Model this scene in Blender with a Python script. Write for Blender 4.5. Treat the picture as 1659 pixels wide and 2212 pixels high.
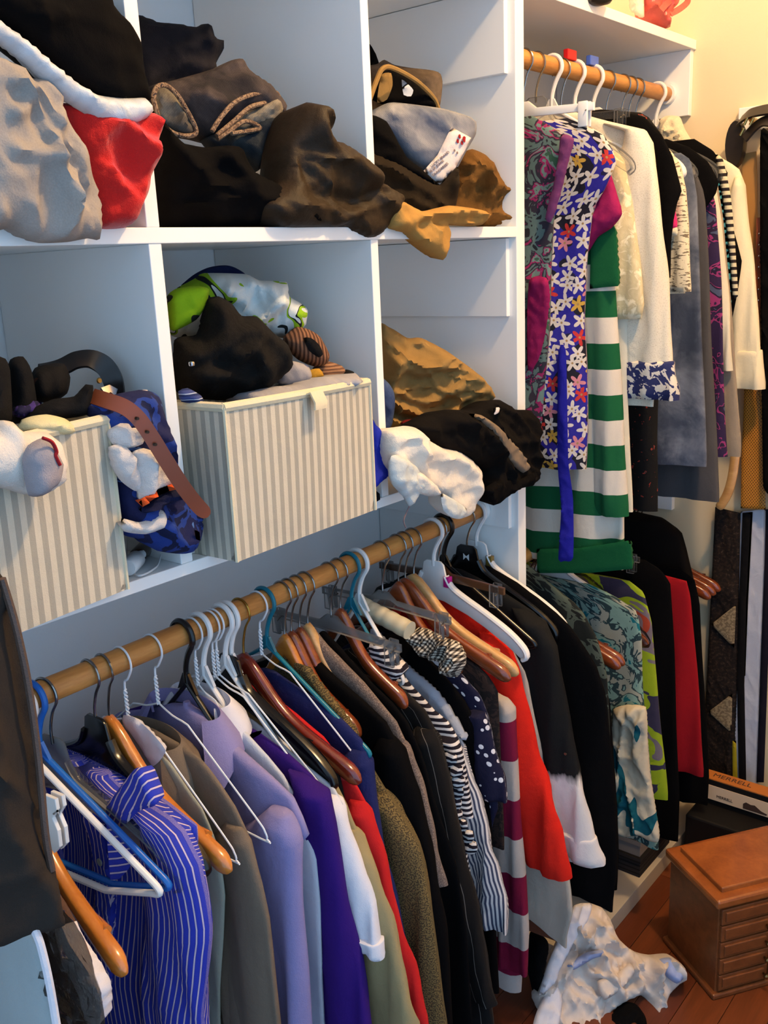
import bpy, bmesh, math, random
import numpy as np
from mathutils import Vector, Matrix, noise
from mathutils.geometry import delaunay_2d_cdt

scene = bpy.context.scene
COL = scene.collection
for o in list(bpy.data.objects): bpy.data.objects.remove(o)

# ---------------------------------------------------------------- camera
FPX = 2043.18
CAMLOC = Vector((0.0, -1.0, 1.6))
RIGHT = Vector((0.6337884, -0.77232512, -0.04273373))
DOWN = Vector((-0.22460635, -0.13088839, -0.96561908))
FWD = Vector((0.74017853, 0.62159644, -0.25642467))
cam = bpy.data.cameras.new('camera')
cam.sensor_fit = 'HORIZONTAL'; cam.sensor_width = 36.0
cam.lens = 36.0 * FPX / 1659.0
cam.clip_start = 0.05
camo = bpy.data.objects.new('camera', cam); COL.objects.link(camo)
m = Matrix((RIGHT, -DOWN, -FWD)).transposed().to_4x4(); m.translation = CAMLOC
camo.matrix_world = m
scene.camera = camo

# ---------------------------------------------------------------- world, lamp, exposure
scene.view_settings.view_transform = 'Standard'
scene.view_settings.look = 'None'
scene.view_settings.exposure = 0.0
scene.view_settings.gamma = 1.0
scene.view_settings.use_curve_mapping = False
w = bpy.data.worlds.new('daylight'); scene.world = w; w.use_nodes = True
bg = w.node_tree.nodes['Background']
bg.inputs[0].default_value = (0.42, 0.68, 1.0, 1)
bg.inputs[1].default_value = 1.5
lamp = bpy.data.lights.new('ceiling_bulb', 'POINT')
lamp.energy = 90.0; lamp.color = (1.0, 0.66, 0.32); lamp.shadow_soft_size = 0.05
lampo = bpy.data.objects.new('ceiling_bulb', lamp); COL.objects.link(lampo)
lampo.location = (1.40, -0.86, 2.84)

# ---------------------------------------------------------------- pixel helpers (photograph frame 1659 x 2212)
def ray(px, py):
    return RIGHT*(px-829.5) + DOWN*(py-1106.0) + FWD*FPX
def onY(px, py, Y): r = ray(px, py); return CAMLOC + r*((Y-CAMLOC.y)/r.y)
def onX(px, py, X): r = ray(px, py); return CAMLOC + r*((X-CAMLOC.x)/r.x)
def onZ(px, py, Z): r = ray(px, py); return CAMLOC + r*((Z-CAMLOC.z)/r.z)

# ---------------------------------------------------------------- mesh builder
class MB:
    def __init__(s): s.v = []; s.f = []; s.uv = []; s.hasuv = False
    def add(s, vs, fs, uvs=None):
        b = len(s.v); s.v += [tuple(p) for p in vs]; s.f += [tuple(b+i for i in f) for f in fs]
        if uvs is None: s.uv += [(0, 0)]*len(vs)
        else: s.uv += list(uvs); s.hasuv = True
        return s
    def box(s, x0, x1, y0, y1, z0, z1, bev=0.0):
        bm = bmesh.new(); bmesh.ops.create_cube(bm, size=1)
        for v in bm.verts:
            v.co = Vector((x0+(v.co.x+.5)*(x1-x0), y0+(v.co.y+.5)*(y1-y0), z0+(v.co.z+.5)*(z1-z0)))
        if bev: bmesh.ops.bevel(bm, geom=bm.edges[:], offset=bev, segments=2, affect='EDGES', profile=.5)
        return s.bm(bm)
    def bm(s, bm):
        bm.verts.index_update()
        s.add([v.co[:] for v in bm.verts], [[v.index for v in f.verts] for f in bm.faces]); bm.free(); return s
    def rings(s, rings, closed=True, caps=True, uvscale=True):
        n = len(rings[0]); vs = []; fs = []; uvs = []
        for r, R in enumerate(rings):
            acc = 0
            for i, p in enumerate(R):
                if i: acc += (Vector(R[i])-Vector(R[i-1])).length
                vs.append(tuple(p)); uvs.append((acc, p[2]))
        for r in range(len(rings)-1):
            for i in range(n if closed else n-1):
                j = (i+1) % n
                fs.append((r*n+i, r*n+j, (r+1)*n+j, (r+1)*n+i))
        if caps and closed:
            fs.append(tuple(range(n-1, -1, -1))); fs.append(tuple((len(rings)-1)*n+i for i in range(n)))
        return s.add(vs, fs, uvs)
    def tube(s, pts, rad, seg=8, closed=False, caps=True, flat=1.0):
        P = [Vector(p) for p in pts]; n = len(P); rings = []
        R = rad if isinstance(rad, (list, tuple)) else [rad]*n
        prev = None
        for i in range(n):
            if closed: t = P[(i+1) % n]-P[i-1]
            else: t = P[min(i+1, n-1)]-P[max(i-1, 0)]
            if t.length < 1e-9: t = Vector((0, 0, 1))
            t.normalize()
            if prev is None:
                a = Vector((1, 0, 0)) if abs(t.x) < .8 else Vector((0, 1, 0))
                u = (a-t*a.dot(t)).normalized()
            else: u = (prev-t*prev.dot(t)).normalized()
            prev = u; w_ = t.cross(u)
            rings.append([tuple(P[i]+(u*math.cos(a)*flat+w_*math.sin(a))*R[i]) for a in [2*math.pi*k/seg for k in range(seg)]])
        if closed: rings.append(rings[0])
        return s.rings(rings, True, caps and not closed)
    def lathe(s, prof, c=(0, 0, 0), seg=20, axis='Z'):
        rings = []
        for r, h in prof:
            ring = []
            for k in range(seg):
                a = 2*math.pi*k/seg; x, y = r*math.cos(a), r*math.sin(a)
                q = (x, y, h) if axis == 'Z' else ((h, x, y) if axis == 'X' else (x, h, y))
                ring.append((c[0]+q[0], c[1]+q[1], c[2]+q[2]))
            rings.append(ring)
        return s.rings(rings)
    def prism(s, poly, t0, t1, axis='X', bev=0.0):
        # polygon (a,b) extruded along axis from t0 to t1 ; axis X -> (t,a,b), Y -> (a,t,b), Z -> (a,b,t)
        def q(a, b, t): return (t, a, b) if axis == 'X' else ((a, t, b) if axis == 'Y' else (a, b, t))
        bm = bmesh.new()
        v0 = [bm.verts.new(q(a, b, t0)) for a, b in poly]; v1 = [bm.verts.new(q(a, b, t1)) for a, b in poly]
        n = len(poly)
        e = [bm.faces.new(v0[::-1]), bm.faces.new(v1)]
        for i in range(n): bm.faces.new((v0[i], v0[(i+1) % n], v1[(i+1) % n], v1[i]))
        bmesh.ops.recalc_face_normals(bm, faces=bm.faces[:])
        if bev:
            ed = list(set(e[0].edges[:]+e[1].edges[:])); bmesh.ops.bevel(bm, geom=ed, offset=bev, segments=2, affect='EDGES', profile=.5)
        bmesh.ops.triangulate(bm, faces=[f for f in bm.faces if len(f.verts) > 4])
        return s.bm(bm)
    def xf(s, M):
        s.v = [tuple(M @ Vector(p)) for p in s.v]; return s

def link(name, mb, mat, parent=None, smooth=True, off=None, angle=40):
    me = bpy.data.meshes.new(name)
    o3 = off if off is not None else (parent.location if parent is not None else Vector((0, 0, 0)))
    if parent is not None and parent.parent is not None and off is None: o3 = parent.location + parent.parent.location
    o3 = Vector(o3)
    me.from_pydata([(x-o3.x, y-o3.y, z-o3.z) for x, y, z in mb.v], [], mb.f)
    if mb.hasuv:
        uvl = me.uv_layers.new(name='UVMap')
        li = np.zeros(len(me.loops), dtype=np.int32); me.loops.foreach_get('vertex_index', li)
        uvl.data.foreach_set('uv', np.array(mb.uv, dtype=np.float32)[li].ravel())
    bm = bmesh.new(); bm.from_mesh(me); bmesh.ops.recalc_face_normals(bm, faces=bm.faces[:]); bm.to_mesh(me); bm.free()
    if smooth:
        me.shade_smooth()
        try: me.set_sharp_from_angle(angle=math.radians(angle))
        except Exception: pass
    if mat is not None: me.materials.append(mat)
    o = bpy.data.objects.new(name, me); COL.objects.link(o)
    if parent is not None: o.parent = parent
    elif off is not None: o.location = o3
    return o
def tag(o, label=None, cat=None, group=None, kind=None):
    if label: o['label'] = label
    if cat: o['category'] = cat
    if group: o['group'] = group
    if kind: o['kind'] = kind
    return o
def thing(name, label, cat, loc=(0, 0, 0), group=None):
    o = bpy.data.objects.new(name, None); o.empty_display_size = .05; COL.objects.link(o); o.location = loc
    return tag(o, label, cat, group)
def struct(name, mb, mat, smooth=False, parent=None):
    o = link(name, mb, mat, parent, smooth)
    if parent is None: o['kind'] = 'structure'
    return o
def dup(root, loc=None, rot=None, label=None, group=None):
    r = root.copy(); COL.objects.link(r)
    if loc is not None: r.location = loc
    if rot is not None: r.rotation_euler = rot
    if label: r['label'] = label
    if group: r['group'] = group
    for ch in list(root.children):
        c = ch.copy(); COL.objects.link(c); c.parent = r
        for g in list(ch.children):
            d = g.copy(); COL.objects.link(d); d.parent = c
    return r

# ---------------------------------------------------------------- materials
MATS = {}
def lin(c):
    # sRGB 0..255 -> linear
    r = []
    for x in c:
        x /= 255.0
        r.append(x/12.92 if x <= .04045 else ((x+.055)/1.055)**2.4)
    return tuple(r)+(1,)
class NT:
    def __init__(s, name):
        s.m = bpy.data.materials.new(name); s.m.use_nodes = True; s.t = s.m.node_tree; s.t.nodes.clear()
        s.out = s.n('ShaderNodeOutputMaterial'); s.bsdf = s.n('ShaderNodeBsdfPrincipled')
        s.l(s.bsdf.outputs[0], s.out.inputs[0]); s._uv = None; s._ob = None
    def n(s, ty, **kw):
        x = s.t.nodes.new(ty)
        for k, v in kw.items(): setattr(x, k, v)
        return x
    def l(s, a, b): s.t.links.new(a, b)
    def inp(s, sock, v):
        if hasattr(v, 'is_output'): s.l(v, sock)
        else: sock.default_value = v
    def coord(s, kind='uv'):
        tc = s.n('ShaderNodeTexCoord')
        return tc.outputs['UV'] if kind == 'uv' else tc.outputs['Object']
    def math(s, op, a, b=0.0, c=None):
        x = s.n('ShaderNodeMath', operation=op); s.inp(x.inputs[0], a); s.inp(x.inputs[1], b)
        if c is not None: s.inp(x.inputs[2], c)
        return x.outputs[0]
    def sep(s, v): x = s.n('ShaderNodeSeparateXYZ'); s.l(v, x.inputs[0]); return x.outputs
    def comb(s, x, y, z=0.0):
        c = s.n('ShaderNodeCombineXYZ'); s.inp(c.inputs[0], x); s.inp(c.inputs[1], y); s.inp(c.inputs[2], z); return c.outputs[0]
    def mapping(s, v, scale=(1, 1, 1), rot=(0, 0, 0), loc=(0, 0, 0)):
        x = s.n('ShaderNodeMapping'); s.l(v, x.inputs[0]); x.inputs['Scale'].default_value = scale; x.inputs['Rotation'].default_value = rot; x.inputs['Location'].default_value = loc
        return x.outputs[0]
    def noise(s, v, scale, detail=3, rough=.55, dist=0.0):
        x = s.n('ShaderNodeTexNoise'); s.l(v, x.inputs['Vector']); x.inputs['Scale'].default_value = scale
        x.inputs['Detail'].default_value = detail; x.inputs['Roughness'].default_value = rough; x.inputs['Distortion'].default_value = dist
        return x.outputs[0]
    def voro(s, v, scale, feature='F1', rand=1.0):
        x = s.n('ShaderNodeTexVoronoi'); x.feature = feature; s.l(v, x.inputs['Vector']); x.inputs['Scale'].default_value = scale
        x.inputs['Randomness'].default_value = rand
        return x.outputs
    def ramp(s, f, stops, const=False):
        x = s.n('ShaderNodeValToRGB'); s.inp(x.inputs[0], f)
        e = x.color_ramp.elements
        while len(e) > 1: e.remove(e[0])
        e[0].position = stops[0][0]; e[0].color = stops[0][1]
        for p, c in stops[1:]: q = e.new(p); q.color = c
        x.color_ramp.interpolation = 'CONSTANT' if const else 'LINEAR'
        return x.outputs[0]
    def mix(s, f, a, b, mode='MIX'):
        x = s.n('ShaderNodeMix', data_type='RGBA', blend_type=mode); s.inp(x.inputs[0], f); s.inp(x.inputs[6], a); s.inp(x.inputs[7], b)
        return x.outputs[2]
    def bump(s, h, strength=.3, dist=.002):
        b = s.n('ShaderNodeBump'); s.l(h, b.inputs['Height']); b.inputs['Strength'].default_value = strength; b.inputs['Distance'].default_value = dist
        s.l(b.outputs[0], s.bsdf.inputs['Normal'])
    def done(s, col, rough=.8, spec=.3, metal=0.0, **kw):
        s.inp(s.bsdf.inputs['Base Color'], col); s.inp(s.bsdf.inputs['Roughness'], rough)
        s.bsdf.inputs['Specular IOR Level'].default_value = spec; s.bsdf.inputs['Metallic'].default_value = metal
        for k, v in kw.items(): s.inp(s.bsdf.inputs[k.replace('_', ' ')], v)
        return s.m
def weave(nt, col, var=.18, scale=9.0, fine=900.0, bump=.35, fuzz=0.0, wrinkle=7.0):
    ob = nt.coord('ob')
    n1 = nt.noise(ob, scale, 4, .6)
    n2 = nt.noise(ob, fine, 1, .5)
    f = nt.math('ADD', nt.math('MULTIPLY', n1, var*1.6), nt.math('MULTIPLY', n2, var*.9))
    f = nt.math('ADD', f, 1.0-var*1.25)
    g = nt.comb(f, f, f)
    out = nt.mix(1.0, col, g, 'MULTIPLY')
    h = nt.math('ADD', n2, nt.math('MULTIPLY', nt.noise(ob, 60, 4, .6), 2.0+fuzz))
    wr = nt.noise(nt.mapping(ob, scale=(1, 1, .55), rot=(.3, .5, .2)), 19, 5, .5, 1.2)
    h = nt.math('ADD', h, nt.math('MULTIPLY', wr, wrinkle))
    nt.bump(h, bump, .0012+.002*fuzz)
    return out
def fabric(name, c, rough=.92, var=.2, spec=.15, bump=.35, fuzz=0.0, scale=9.0, fine=900.0, sheen=0.0):
    if name in MATS: return MATS[name]
    nt = NT(name); col = weave(nt, lin(c), var, scale, fine, bump, fuzz)
    MATS[name] = nt.done(col, rough, spec)
    if sheen: nt.bsdf.inputs['Sheen Weight'].default_value = sheen
    return MATS[name]
def striped(name, stops, period, axis='u', rot=0.0, rough=.88, var=.15, wob=0.0, coord='uv', bump=.3):
    """stops: list of (position 0..1, rgb255) constant bands repeated every period metres"""
    if name in MATS: return MATS[name]
    nt = NT(name); v = nt.coord(coord)
    if rot: v = nt.mapping(v, rot=(0, 0, math.radians(rot)))
    o = nt.sep(v); a = o[{'u': 0, 'v': 1, 'w': 2}[axis]]
    if wob: a = nt.math('ADD', a, nt.math('MULTIPLY', nt.math('SUBTRACT', nt.noise(v, 6, 2), .5), wob))
    fr = nt.math('FRACT', nt.math('DIVIDE', a, period))
    col = nt.ramp(fr, [(p, lin(c)) for p, c in stops], True)
    MATS[name] = nt.done(weave(nt, col, var, bump=bump), rough, .15)
    return MATS[name]
def dotted(name, base, dot, scale, r, rough=.85, rand=.6):
    if name in MATS: return MATS[name]
    nt = NT(name); v = nt.coord('uv'); d = nt.voro(v, scale, rand=rand)[0]
    f = nt.math('LESS_THAN', d, r)
    MATS[name] = nt.done(weave(nt, nt.mix(f, lin(base), lin(dot))), rough, .2)
    return MATS[name]
def floral(name, bases, flowers, scale=28.0, petals=5, R=.42, rough=.7, gap=0.0):
    """bases: [(pos,rgb)] blotchy ground colours, flowers: [(pos,rgb)] picked per flower, rgb None = no flower"""
    if name in MATS: return MATS[name]
    nt = NT(name); v = nt.coord('uv')
    ground = nt.ramp(nt.noise(v, 14, 2), [(p, lin(c)) for p, c in bases], True)
    vv = nt.mapping(v, scale=(scale, scale, 1))
    vo = nt.n('ShaderNodeTexVoronoi'); vo.voronoi_dimensions = '2D'; nt.l(vv, vo.inputs['Vector']); vo.inputs['Scale'].default_value = 1.0; vo.inputs['Randomness'].default_value = .75
    sub = nt.n('ShaderNodeVectorMath', operation='SUBTRACT'); nt.l(vv, sub.inputs[0]); nt.l(vo.outputs['Position'], sub.inputs[1])
    o = nt.sep(sub.outputs[0]); ang = nt.math('ARCTAN2', o[1], o[0])
    cs = nt.sep(vo.outputs['Color'])
    ph = nt.math('MULTIPLY', cs[1], 6.28)
    pet = nt.math('COSINE', nt.math('ADD', nt.math('MULTIPLY', ang, float(petals)), ph))
    lim = nt.math('ADD', nt.math('MULTIPLY', pet, R*.36), R*.72)
    d = vo.outputs['Distance']
    inside = nt.math('LESS_THAN', d, lim)
    fc = nt.ramp(cs[0], [(p, lin(c)) for p, c in flowers], True)
    ctr = nt.math('LESS_THAN', d, R*.14)
    fc = nt.mix(ctr, fc, lin((150, 120, 80)))
    if gap:
        inside = nt.math('MULTIPLY', inside, nt.math('GREATER_THAN', cs[2], gap))
    MATS[name] = nt.done(weave(nt, nt.mix(inside, ground, fc), .12), rough, .25)
    return MATS[name]
def blotch(name, stops, scale=12.0, detail=3, dist=1.5, rough=.85, stretch=(1, 1, 1), const=True, var=.12, coord='uv'):
    if name in MATS: return MATS[name]
    nt = NT(name); v = nt.mapping(nt.coord(coord), scale=stretch)
    f = nt.noise(v, scale, detail, .55, dist)
    MATS[name] = nt.done(weave(nt, nt.ramp(f, [(p, lin(c)) for p, c in stops], const), var), rough, .2)
    return MATS[name]
def denim(name, dark, light, scale=7.0, lo=.4, hi=.65):
    if name in MATS: return MATS[name]
    nt = NT(name); v = nt.coord('ob')
    f = nt.noise(v, scale, 5, .65, .4)
    col = nt.ramp(f, [(lo, lin(dark)), (hi, lin(light))])
    uv = nt.mapping(nt.coord('uv'), rot=(0, 0, .8)); tw = nt.math('SINE', nt.math('MULTIPLY', nt.sep(uv)[0], 2600.0))
    g = nt.math('ADD', nt.math('MULTIPLY', tw, .06), 1.0)
    col = nt.mix(1.0, col, nt.comb(g, g, g), 'MULTIPLY')
    MATS[name] = nt.done(weave(nt, col, .2, fine=700), .9, .15)
    return MATS[name]
def wood(name, c1, c2, rough=.35, scale=6.0, stretch=(1, 1, .12), spec=.4, coat=0.0):
    if name in MATS: return MATS[name]
    nt = NT(name); v = nt.mapping(nt.coord('ob'), scale=stretch)
    f = nt.noise(v, scale*8, 5, .6, .6)
    f2 = nt.noise(v, scale*60, 2, .5)
    col = nt.ramp(nt.math('ADD', nt.math('MULTIPLY', f, .75), nt.math('MULTIPLY', f2, .25)), [(.3, lin(c1)), (.7, lin(c2))])
    nt.bump(f2, .08, .001)
    MATS[name] = nt.done(col, rough, spec)
    if coat: nt.bsdf.inputs['Coat Weight'].default_value = coat; nt.bsdf.inputs['Coat Roughness'].default_value = .15
    return MATS[name]
def plain(name, c, rough=.5, spec=.4, metal=0.0, **kw):
    if name in MATS: return MATS[name]
    nt = NT(name); ob = nt.coord('ob'); n_ = nt.noise(ob, 25, 3)
    f = nt.math('ADD', nt.math('MULTIPLY', n_, .12), .94)
    col = nt.mix(1.0, lin(c), nt.comb(f, f, f), 'MULTIPLY')
    MATS[name] = nt.done(col, rough, spec, metal, **kw); return MATS[name]
def clear(name, tint=(225, 225, 225), amount=.3, rough=.12, spec_mix=.25, bmp=.5, base=(150, 150, 152)):
    """thin clear plastic: mostly see-through with glossy glints"""
    if name in MATS: return MATS[name]
    nt = NT(name); ob = nt.coord('ob')
    tr = nt.n('ShaderNodeBsdfTransparent'); tr.inputs[0].default_value = lin(tint)
    gl = nt.bsdf; gl.inputs['Base Color'].default_value = lin(base); gl.inputs['Roughness'].default_value = rough
    nt.bump(nt.noise(ob, 40, 3), bmp, .004)
    fr = nt.n('ShaderNodeFresnel'); fr.inputs[0].default_value = 1.5
    f = nt.math('ADD', nt.math('MULTIPLY', fr.outputs[0], .8), amount*.2)
    mx = nt.n('ShaderNodeMixShader'); nt.l(nt.math('MINIMUM', f, 1.0), mx.inputs[0]); nt.l(tr.outputs[0], mx.inputs[1]); nt.l(gl.outputs[0], mx.inputs[2])
    nt.l(mx.outputs[0], nt.out.inputs[0])
    MATS[name] = nt.m; return nt.m
# ================================================================ the closet itself
def paint(name, c, rough=.55, orange=.25):
    nt = NT(name); ob = nt.coord('ob')
    n1 = nt.noise(ob, 3.0, 3); f = nt.math('ADD', nt.math('MULTIPLY', n1, .08), .96)
    nt.bump(nt.noise(ob, 180, 3), orange, .0008)
    return nt.done(nt.mix(1.0, lin(c), nt.comb(f, f, f), 'MULTIPLY'), rough, .35)
M_WALL = paint('wall_paint', (226, 206, 170), .75)
M_WALLB = paint('wall_paint_white', (240, 241, 242), .7)
M_CEIL = paint('ceiling_paint', (235, 232, 225), .8)
M_WHITE = paint('white_gloss_paint', (238, 237, 234), .32, .15)
M_FLOORGAP = plain('floor_gap', (28, 14, 8), .8)
M_ROD = wood('rod_wood', (158, 100, 46), (204, 146, 78), .45, 5, (.15, 1, 1))
M_PLANK = [wood('plank_%d' % i, a, b, .4, 4, (.1, 1, 1)) for i, (a, b) in enumerate([((76, 36, 17), (108, 53, 26)), ((70, 31, 14), (98, 46, 22)), ((82, 40, 19), (114, 58, 29))])]

XE = 2.46      # end wall
YB = 0.378     # wall behind the shelves
struct('wall_back', MB().box(-1.3, XE+.12, YB, YB+.1, 0, 2.95), M_WALLB)
struct('wall_end', MB().box(XE, XE+.1, -1.85, YB, 0, 2.95), M_WALL)
struct('light_block_wall', MB().box(1.55, XE+.12, -1.75, -1.65, 0, 2.95), M_WALL)  # unseen partial wall, added to keep blue fill out of the far bay
struct('ceiling', MB().box(-1.3, XE+.12, -1.95, YB+.1, 2.95, 3.03), M_CEIL)
fl = struct('floor', MB().box(-1.3, XE+.12, -1.95, YB+.1, -.06, -.006), M_FLOORGAP)
random.seed(3)
pw = .083
me_cache = {}
for k in range(27):
    y0 = -1.85+k*pw
    x = -1.3+random.uniform(-.6, 0)
    while x < XE:
        L = random.choice((.6, .75, .9))
        a, b = max(x, -1.3), min(x+L, XE)
        if b-a > .05:
            o = link('floor_plank', MB().box(a+.0006, b-.0006, y0+.0006, y0+pw-.0006, -.006, 0.0, .0008), random.choice(M_PLANK), fl, False)
        x += L
struct('baseboard_end', MB().box(XE-.014, XE, -1.85, -.14, 0, .11, .002), M_WHITE)

# shelving unit: dividers, shelves, cleats and edge strips
D0, D1, D2, P0, P1 = (.331, .350), (.760, .780), (1.189, 1.207), 1.622, 1.652
Z_MID, Z_BOT, Z_TOP, TH = 1.633, 1.1965, 2.072, .0195
un = thing('closet_shelving', 'white painted built-in shelving with open cubbies above the hanging rail', 'shelving', (P0, .19, 0))
def panel(name, *b): return link(name, MB().box(*b, .0012), M_WHITE, un, False)
yb = YB-.002
for (a, b) in (D0, D1, D2):
    panel('divider', a, b, 0.001, yb, Z_MID+TH, Z_TOP)
    panel('divider', a, b, 0.001, yb, Z_BOT+.017, Z_MID)
panel('side_panel', P0, P1, 0, yb, 0.0, 2.5)
panel('side_panel', -.11, -.08, 0, yb, 0.0, 2.5)
panel('shelf', -.08, P0, 0, yb, Z_MID, Z_MID+TH)
panel('shelf', -.08, P0, 0, yb, Z_BOT, Z_BOT+.017)
panel('top_shelf', -.08, P0, 0, yb, Z_TOP, Z_TOP+TH)
panel('top_shelf', P1, XE, 0, yb, Z_TOP-.004, Z_TOP+TH-.002)
link('base_shelf', MB().box(P1, XE-.016, -.135, yb, .0, .045, .0012), paint('dimmed_white_paint', (176, 166, 154), .5), un, False)  # white board; the dimness near the floor is put into its greyer colour
for zt, h in ((Z_TOP, .148), (Z_MID, .149), (Z_BOT, .145)):
    panel('cleat', P0-.012, P0, .016, yb, zt-h, zt-.001)
panel('cleat', XE-.019, XE, .006, yb, 1.917, Z_TOP-.004)
panel('cleat', P1, P1+.019, .012, yb, 1.92, Z_TOP-.004)
panel('cleat', XE-.019, XE, .012, yb, .90, 1.03)
panel('cleat', P1, P1+.019, .012, yb, .90, 1.03)

ROD_Y, ROD_Z, ROD_R = .085, 1.065, .0172
def rodz(x): return ROD_Z+.02*(x+.08)/1.69
RB_Y, RB_Z = .062, 1.972
RC_Y, RC_Z = .085, .935
def rod(label, x0, x1, y, z, dz=0.0):
    r = thing('closet_rod', label, 'rail', (x0, y, z), None)
    link('dowel', MB().lathe([(ROD_R*.97, x0), (ROD_R, x0+.002), (ROD_R, x1-.002), (ROD_R*.97, x1)], (0, y, z), 28, 'X'), M_ROD, r)
    if dz:
        o = r.children[0]
        for v in o.data.vertices: v.co.z += dz*(v.co.x/(x1-x0))
    for xx, s in ((x0, 1), (x1, -1)):
        link('socket_ring', MB().lathe([(ROD_R+.001, xx+s*.001), (ROD_R+.007, xx+s*.001), (ROD_R+.006, xx+s*.012), (ROD_R+.001, xx+s*.012)], (0, y, z+(dz if s < 0 else 0)), 24, 'X'), M_WHITE, r)
    return r
rod('long pale wooden rail crowded with shirts and jackets under the cubbies', -.08, P0-.012, ROD_Y, ROD_Z, .02)
rod('upper wooden rail holding dresses below the top shelf', P1+.019, XE-.019, RB_Y, RB_Z)
rod('lower wooden rail of trousers behind the striped cardigan', P1+.019, XE-.019, RC_Y, RC_Z)
# ================================================================ soft things: outline + thickness + folds
def smooth_poly(P, res, closed=True, soft=True):
    """Catmull-Rom resample of a 2D polyline"""
    P = np.array(P, float); n = len(P); out = []
    rng = range(n) if closed else range(n-1)
    for i in rng:
        p1, p2 = P[i], P[(i+1) % n]
        if closed: p0, p3 = P[i-1], P[(i+2) % n]
        else: p0, p3 = P[max(i-1, 0)], P[min(i+2, n-1)]
        L = np.linalg.norm(p2-p1); k = max(1, int(round(L/res)))
        for j in range(k):
            t = j/k
            if soft:
                c = .5*((2*p1)+(-p0+p2)*t+(2*p0-5*p1+4*p2-p3)*t*t+(-p0+3*p1-3*p2+p3)*t**3)
                l = p1+(p2-p1)*t
                out.append(.6*c+.4*l)
            else: out.append(p1+(p2-p1)*t)
    if not closed: out.append(P[-1])
    return np.array(out)
def seg_dist(Q, A, B):
    """distance of points Q(n,2) to segments A-B(m,2) -> (n,)"""
    best = np.full(len(Q), 1e9)
    d = B-A; L2 = np.maximum((d*d).sum(1), 1e-12)
    for i in range(len(A)):
        t = np.clip(((Q-A[i])@d[i])/L2[i], 0, 1)
        e = Q-(A[i]+t[:, None]*d[i]); best = np.minimum(best, np.hypot(e[:, 0], e[:, 1]))
    return best
def inside(Q, P):
    x, y = Q[:, 0], Q[:, 1]; r = np.zeros(len(Q), bool); n = len(P)
    for i in range(n):
        a, b = P[i], P[i-1]
        c = (a[1] > y) != (b[1] > y)
        with np.errstate(divide='ignore', invalid='ignore'):
            xi = (b[0]-a[0])*(y-a[1])/(b[1]-a[1]+1e-15)+a[0]
        r ^= c & (x < xi)
    return r
def folds(a, b, seed, scale, ang, stretch):
    c, s = math.cos(math.radians(ang)), math.sin(math.radians(ang))
    u, v = (a*c+b*s)*scale/stretch, (-a*s+b*c)*scale
    w1 = noise.noise((u*.7+seed*3.1, v*.7, seed*1.7))
    n1 = noise.noise((u+w1*.6, v+w1*1.3, seed*7.3))
    n2 = noise.noise((u*2.1+5, v*2.3+w1*2, seed*5.1))
    n3 = noise.noise((u*4.5+9, v*5.2+n1*3, seed*2.3))
    r1 = 1-min(1.0, abs(n1)*2.6); r2 = 1-min(1.0, abs(n2)*2.4)
    return 1.7*(r1*r1*.75+r2*r2*.38*(.4+r1)+n3*.14-.38)
def plane_of(kind, *a):
    """returns (origin, normal toward viewer, in-plane axis a, axis b)"""
    if kind == 'X': return Vector((a[0], 0, 0)), Vector((-1, 0, 0)), Vector((0, -1, 0)), Vector((0, 0, 1))
    if kind == 'Y': return Vector((0, a[0], 0)), Vector((0, -1, 0)), Vector((1, 0, 0)), Vector((0, 0, 1))
    if kind == 'Z': return Vector((0, 0, a[0])), Vector((0, 0, 1)), Vector((1, 0, 0)), Vector((0, 1, 0))
    # 'A': anchor pixel (px,py) at depth Y, normal turned by ang degrees toward -X and lifted by tilt degrees
    px, py, Y, ang, tilt = a
    an, ti = math.radians(ang), math.radians(tilt)
    n_ = Vector((-math.sin(an)*math.cos(ti), -math.cos(an)*math.cos(ti), math.sin(ti)))
    ta = Vector((math.cos(an), -math.sin(an), 0)); tb = n_.cross(ta)*-1
    if tb.z < 0: tb = -tb
    return onY(px, py, Y), n_, ta, tb
def px_plane(px, py, pl):
    o, n_, ta, tb = pl; r = ray(px, py); t = (o-CAMLOC).dot(n_)/r.dot(n_); q = CAMLOC+r*t-o
    return (q.dot(ta), q.dot(tb))
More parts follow.
